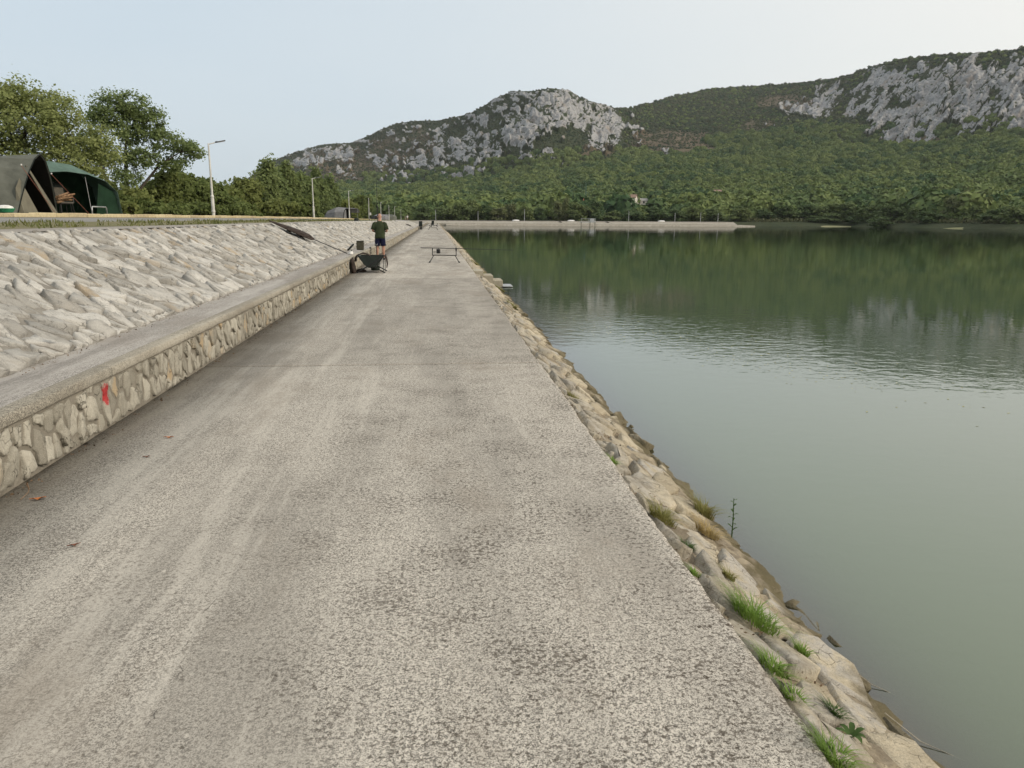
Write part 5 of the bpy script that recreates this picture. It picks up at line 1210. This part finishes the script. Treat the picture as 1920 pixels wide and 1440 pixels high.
# distant gear
for x, y, lab in ((-2.62, 119.2, 'distant dark cool box by the low wall, left of the two'), (-2.18, 119.5, 'distant dark cool box by the low wall, right of the two')):
    r = empty('cool_box', (x, y, 0)); MB().box((0, 0, .18), (.34, .4, .36), None, .03).build('tub', BLACK, r); MB().box((0, 0, .385), (.36, .42, .05), None, .015).build('lid', OLIVE, r); MB().tube([(-.15, 0, .41), (-.15, 0, .47), (.15, 0, .47), (.15, 0, .41)], .012, 5).build('handle', BLACK, r); tag(r, lab, 'cool box')
chair((-2.3, 124.5, 0), R(180), 'distant dark folding chair behind the cool boxes by the low wall', 1.0)
landing_net((-2.9, 104, WTOP+.01), (-3.9, 103.2, .86), 'small distant landing net lying on the ledge')
chair((-.6, 160, 0), R(160), 'tiny distant folding chair near the far rod pod', 1.0)
r = empty('camp_table', (-5.7, 72, float(zc(72))+.02)); MB().box((0, 0, .45), (.5, .4, .03), None, .008).build('table_top', BLACK, r)
for sx in (-1, 1):
    for sy in (-1, 1): MB().tube([(sx*.2, sy*.16, .44), (sx*.24, sy*.2, 0)], .012, 6).build('leg', BLACK, r)
tag(r, 'small dark folding table on the embankment crest left of the standing person', 'table')
r = empty('water_bottle', (-5.8, 72, float(zc(72))+.485)); MB().lathe([(.045, 0), (.05, .02), (.05, .17), (.02, .22), (.02, .25)], n=12).build('bottle', WHITE, r, smooth=True); MB().lathe([(.023, .25), (.023, .275)], n=10).build('cap', WHITE, r); tag(r, 'white bottle on the small dark table on the crest', 'bottle')
lump('dark_bag', (-5.5, 56, float(zc(56))+.012), [(0, 0, 0, .2, .3), (0, 0, .1, .19, .28), (0, 0, .18, .12, .2), (0, 0, .2, .03, .05)], BLACKC, 'small black bag lying on the crest path left of the standing person', 'bag')

# ---- concrete steps down to the water, with a plate
st = empty('water_steps', (EDGE, 25.05, 0)); tag(st, 'three pale concrete block steps going down the bank into the lake', 'steps')
def tinted(o, v):
    o.data.attributes.new('tint', 'FLOAT', 'POINT').data.foreach_set('value', [v]*len(o.data.vertices)); return o
for x0, x1, z in ((.012, .33, -.012), (.33, .64, -.16), (.64, .95, -.31)):
    tinted(MB().box(((x0+x1)/2, 0, z-.40), (x1-x0-.006, .95, .80), None, .012).build('step', CONC_STEP, st), 1.05)
pl = empty('landing_plate', (EDGE+.93+.17, 24.9, -.50)); MB().box((0, 0, 0), (.32, .85, .03), None, .006).build('plate', STEEL, pl)
for s in (-1, 1): MB().tube([(0, .35*s, -.02), (0, .35*s, -.5)], .02, 6).build('leg', STEEL, pl)
tag(pl, 'flat pale plate just above the water at the foot of the steps', 'plate')

# ---- jetty at the far embankment
jt = empty('jetty', (50.5, 258.5, 0)); tag(jt, 'small grey sluice platform with railings on the far embankment', 'jetty')
MB().box((0, 0, .72), (5.0, 3.6, .18), None, .03).build('deck', STEEL, jt)
for x in (-2.3, .6, 2.3):
    MB().box((x, -1.5, -.1), (.35, .35, 1.6), None, .04).build('pillar', FARST, jt)
for x in (-2.4, 0, 2.4): MB().tube([(x, -1.7, .8), (x, -1.7, 1.9)], .05, 6).build('rail_post', STEEL, jt)
MB().tube([(-2.4, -1.7, 1.9), (2.4, -1.7, 1.9)], .045, 6).build('handrail', STEEL, jt); MB().tube([(-2.4, -1.7, 1.4), (2.4, -1.7, 1.4)], .035, 6).build('handrail', STEEL, jt)
MB().box((1.6, .2, 1.35), (1.4, 1.4, 1.1), None, .05).build('gear_housing', STEEL, jt)
for i, (x, ln, lab) in enumerate(((43.8, 2.6, 'dark net lying on the far embankment left of the platform'), (60.5, 3.2, 'dark net lying on the far embankment right of the platform'))):
    landing_net((x, 264.6, .2), (x-ln*.6, 267.6, .92), lab)
for x, lab in ((28, 'white boat upturned on the far embankment, leftmost'), (47.5, 'pale upturned boat behind the platform on the far embankment'), (80, 'small white upturned boat on the far embankment, rightmost')):
    r = empty('upturned_boat', (x, 273, .98)); MB().loft([[(-1.2+2.4*k/6, w_*math.cos(a), .42*math.sin(a)*(1-.3*abs(k-3)/3)) for a in [math.pi*j/8 for j in range(9)]] for k, w_ in enumerate((.15, .4, .5, .52, .48, .42, .36))], False, (True, True)).build('hull', WHITE, r, smooth=True)
    MB().box((0, 0, .41), (1.9, .05, .05), None, .01).build('keel', WHITE, r); tag(r, lab, 'boat')

# ---- pylon
TANK = simple('green_steel', (.10, .17, .13), .2, 2, .6)
py_ = empty('lattice_pylon', (64.5, 335, .9)); H_ = 15.6
for sx in (-1, 1):
    for sy in (-1, 1): MB().tube([(sx*.9, sy*.9, -.5), (sx*.22, sy*.22, 9.5), (sx*.1, sy*.1, H_)], [.07, .06, .05], 5).build('leg', TANK, py_)
for k in range(9):
    z0, z1 = k*1.6, k*1.6+1.6; w0, w1 = np.interp([z0, z1], [0, 9.5, H_], [.9, .22, .1])
    MB().tube([(-w0, -w0, z0), (w1, -w1, z1)], .035, 4).tube([(w0, -w0, z0), (-w1, -w1, z1)], .035, 4).tube([(-w1, -w1, z1), (w1, -w1, z1)], .035, 4).tube([(w0, w0, z0), (-w1, w1, z1)], .035, 4).build('brace', TANK, py_)
for z, l, s in ((7.2, 1.9, 1), (9.4, 1.7, -1), (11.2, 1.3, 1)):
    a_ = MB().tube([(0, 0, z), (s*l, 0, z+.35)], .06, 5).tube([(0, 0, z+.8), (s*l, 0, z+.35)], .04, 5).build('cross_arm', TANK, py_); MB().tube([(s*l, 0, z+.35), (s*l, 0, z-.85)], .09, 6).build('insulator', TANK, a_)
tag(py_, 'green lattice power pylon rising above the trees behind the platform', 'pylon')

# ---- houses on the slope
WALLM = simple('house_render', (.66, .62, .55), .06, .6, .9); ROOFM = simple('red_roof_tiles', (.34, .12, .075), .3, 2., .85); ROOFB = simple('brown_roof_tiles', (.25, .17, .13), .25, 2., .85); GLASSW = simple('window_dark', (.03, .035, .04), .2, 3, .2, .5)
def house(az, rz, w, d_, h, roofm, label, wing=None):
    rd, zg = place_elev(az, dict((a, e) for a, e, _ in HOUSES)[az]); r = empty('house', (rd*math.sin(R(az)), rd*math.cos(R(az)), zg+1.6), rz)
    def blk(x, y, w, d_, h):
        MB().box((x, y, h/2-1), (w, d_, h+2)).build('wall', WALLM, r)
        rf = MB(); rh = d_*.26; o_ = .35
        rf.add([(x-w/2-o_, y-d_/2-o_, h-.1), (x+w/2+o_, y-d_/2-o_, h-.1), (x+w/2+o_, y, h+rh), (x-w/2-o_, y, h+rh), (x+w/2+o_, y+d_/2+o_, h-.1), (x-w/2-o_, y+d_/2+o_, h-.1)], [(0, 1, 2, 3), (3, 2, 4, 5)]); rf.build('roof', roofm, r, solid=.2)
        MB().add([(x-w/2, y-d_/2, h), (x-w/2, y+d_/2, h), (x-w/2, y, h+rh-.15), (x+w/2, y-d_/2, h), (x+w/2, y+d_/2, h), (x+w/2, y, h+rh-.15)], [(0, 1, 2), (3, 5, 4)]).build('gable', WALLM, r)
        for k in range(max(1, int(w/2.6))):
            xx = x-w/2+1.4+k*2.6
            for zz_ in ([1.5] if h < 4 else [1.4, 4.2]): MB().box((xx, y-d_/2-.02, zz_), (.9, .1, 1.2)).build('window', GLASSW, r)
    blk(0, 0, w, d_, h)
    if wing: blk(*wing)
    return tag(r, label, 'house')
house(14.03, R(-25), 7.5, 6.5, 4.6, ROOFB, 'white two-storey house with brown roof and lower wing on the wooded slope', (-7.0, -.5, 6.0, 5.5, 3.0))
house(10.4, R(5), 11, 6, 2.6, ROOFM, 'long low house with red roof partly hidden behind the pylon')
house(14.97, R(10), 9, 5, 2.4, simple('grey_roof', (.35, .34, .32), .2, 2), 'low grey-roofed building just right of the white house')
house(20.11, R(-10), 5, 4, 3.0, ROOFB, 'small pale cottage high on the wooded slope, alone on the right')

# ---- fallen leaves and twigs
LEAFO = simple('orange_leaf', (.50, .17, .05), .3, 40, .7); LEAFB = simple('brown_leaf', (.22, .085, .045), .3, 40, .8)
def fallen(x, y, z, rz, s, mt, lab):
    n = 5; V = []
    for k, w_ in enumerate((.05, .75, 1, .7, .03)): V += [(-s+2*s*k/4, -w_*s*.42, .004+.010*(k % 2)+.25*s*abs(k-2)/4), (-s+2*s*k/4, 0, .004+.2*s*abs(k-2)/4), (-s+2*s*k/4, w_*s*.42, .006+.22*s*abs(k-2)/3)]
    o = link('fallen_leaf', npmesh('fallen_leaf', V, grid_faces(5, 3)), mt, None, (x, y, z)); o.rotation_euler = (0, 0, rz); tag(o, lab, 'leaf')
for x, y, rz, s, mt, lab in ((-2.31, 4.45, .4, .042, LEAFO, 'bright orange fallen leaf near the wall, nearest the camera'), (-1.99, 5.71, .1, .036, LEAFO, 'orange fallen leaf on the slab, farthest of the four'), (-1.98, 5.23, .2, .026, LEAFB, 'small dull orange leaf on the slab in front of the farthest leaf'), (-1.81, 3.76, .6, .03, LEAFB, 'dark red-brown shrivelled leaf on the near slab')):
    fallen(x, y, .002, rz, s, mt, lab)
for pts_, rad, lab in (([(-2.5, 4.72, .012), (-2.44, 4.62, .01), (-2.41, 4.55, .012), (-2.40, 4.44, .006)], .003, 'thin brown twig lying by the foot of the wall'), ([(1.86, 2.72, bank_z(1.86)+.02), (1.98, 2.64, -.52), (2.10, 2.53, -.535)], .0025, 'thin pale twig lying in the shallow water at bottom right'), ([(1.90, 3.12, bank_z(1.9)+.02), (2.0, 3.04, -.52), (2.08, 2.97, -.535)], .0025, 'short twig poking out at the waterline below the grass')):
    tag(MB().tube(pts_, [rad, rad*.8]+[rad*.5]*(len(pts_)-2), 6).build('twig', WOOD if 'brown' in lab else simple('pale_twig', (.36, .32, .25))), lab, 'twig')
# ================================================================== the air
hz = MB().box((0, 1500, 190), (10400, 9400, 400)).build('haze', None); hz.data.materials.clear()
hm = bpy.data.materials.new('haze_air'); hm.use_nodes = True; hn, hk = hm.node_tree.nodes, hm.node_tree.links; hn.clear()
pv = hn.new('ShaderNodeVolumePrincipled'); pv.inputs['Color'].default_value = (.93, .96, 1, 1); pv.inputs['Density'].default_value = .000052; pv.inputs['Anisotropy'].default_value = .2
ho = hn.new('ShaderNodeOutputMaterial'); hk.new(pv.outputs[0], ho.inputs['Volume']); hz.data.materials.append(hm)
hz.location = (0, 0, 0); tag(hz, kind='stuff')
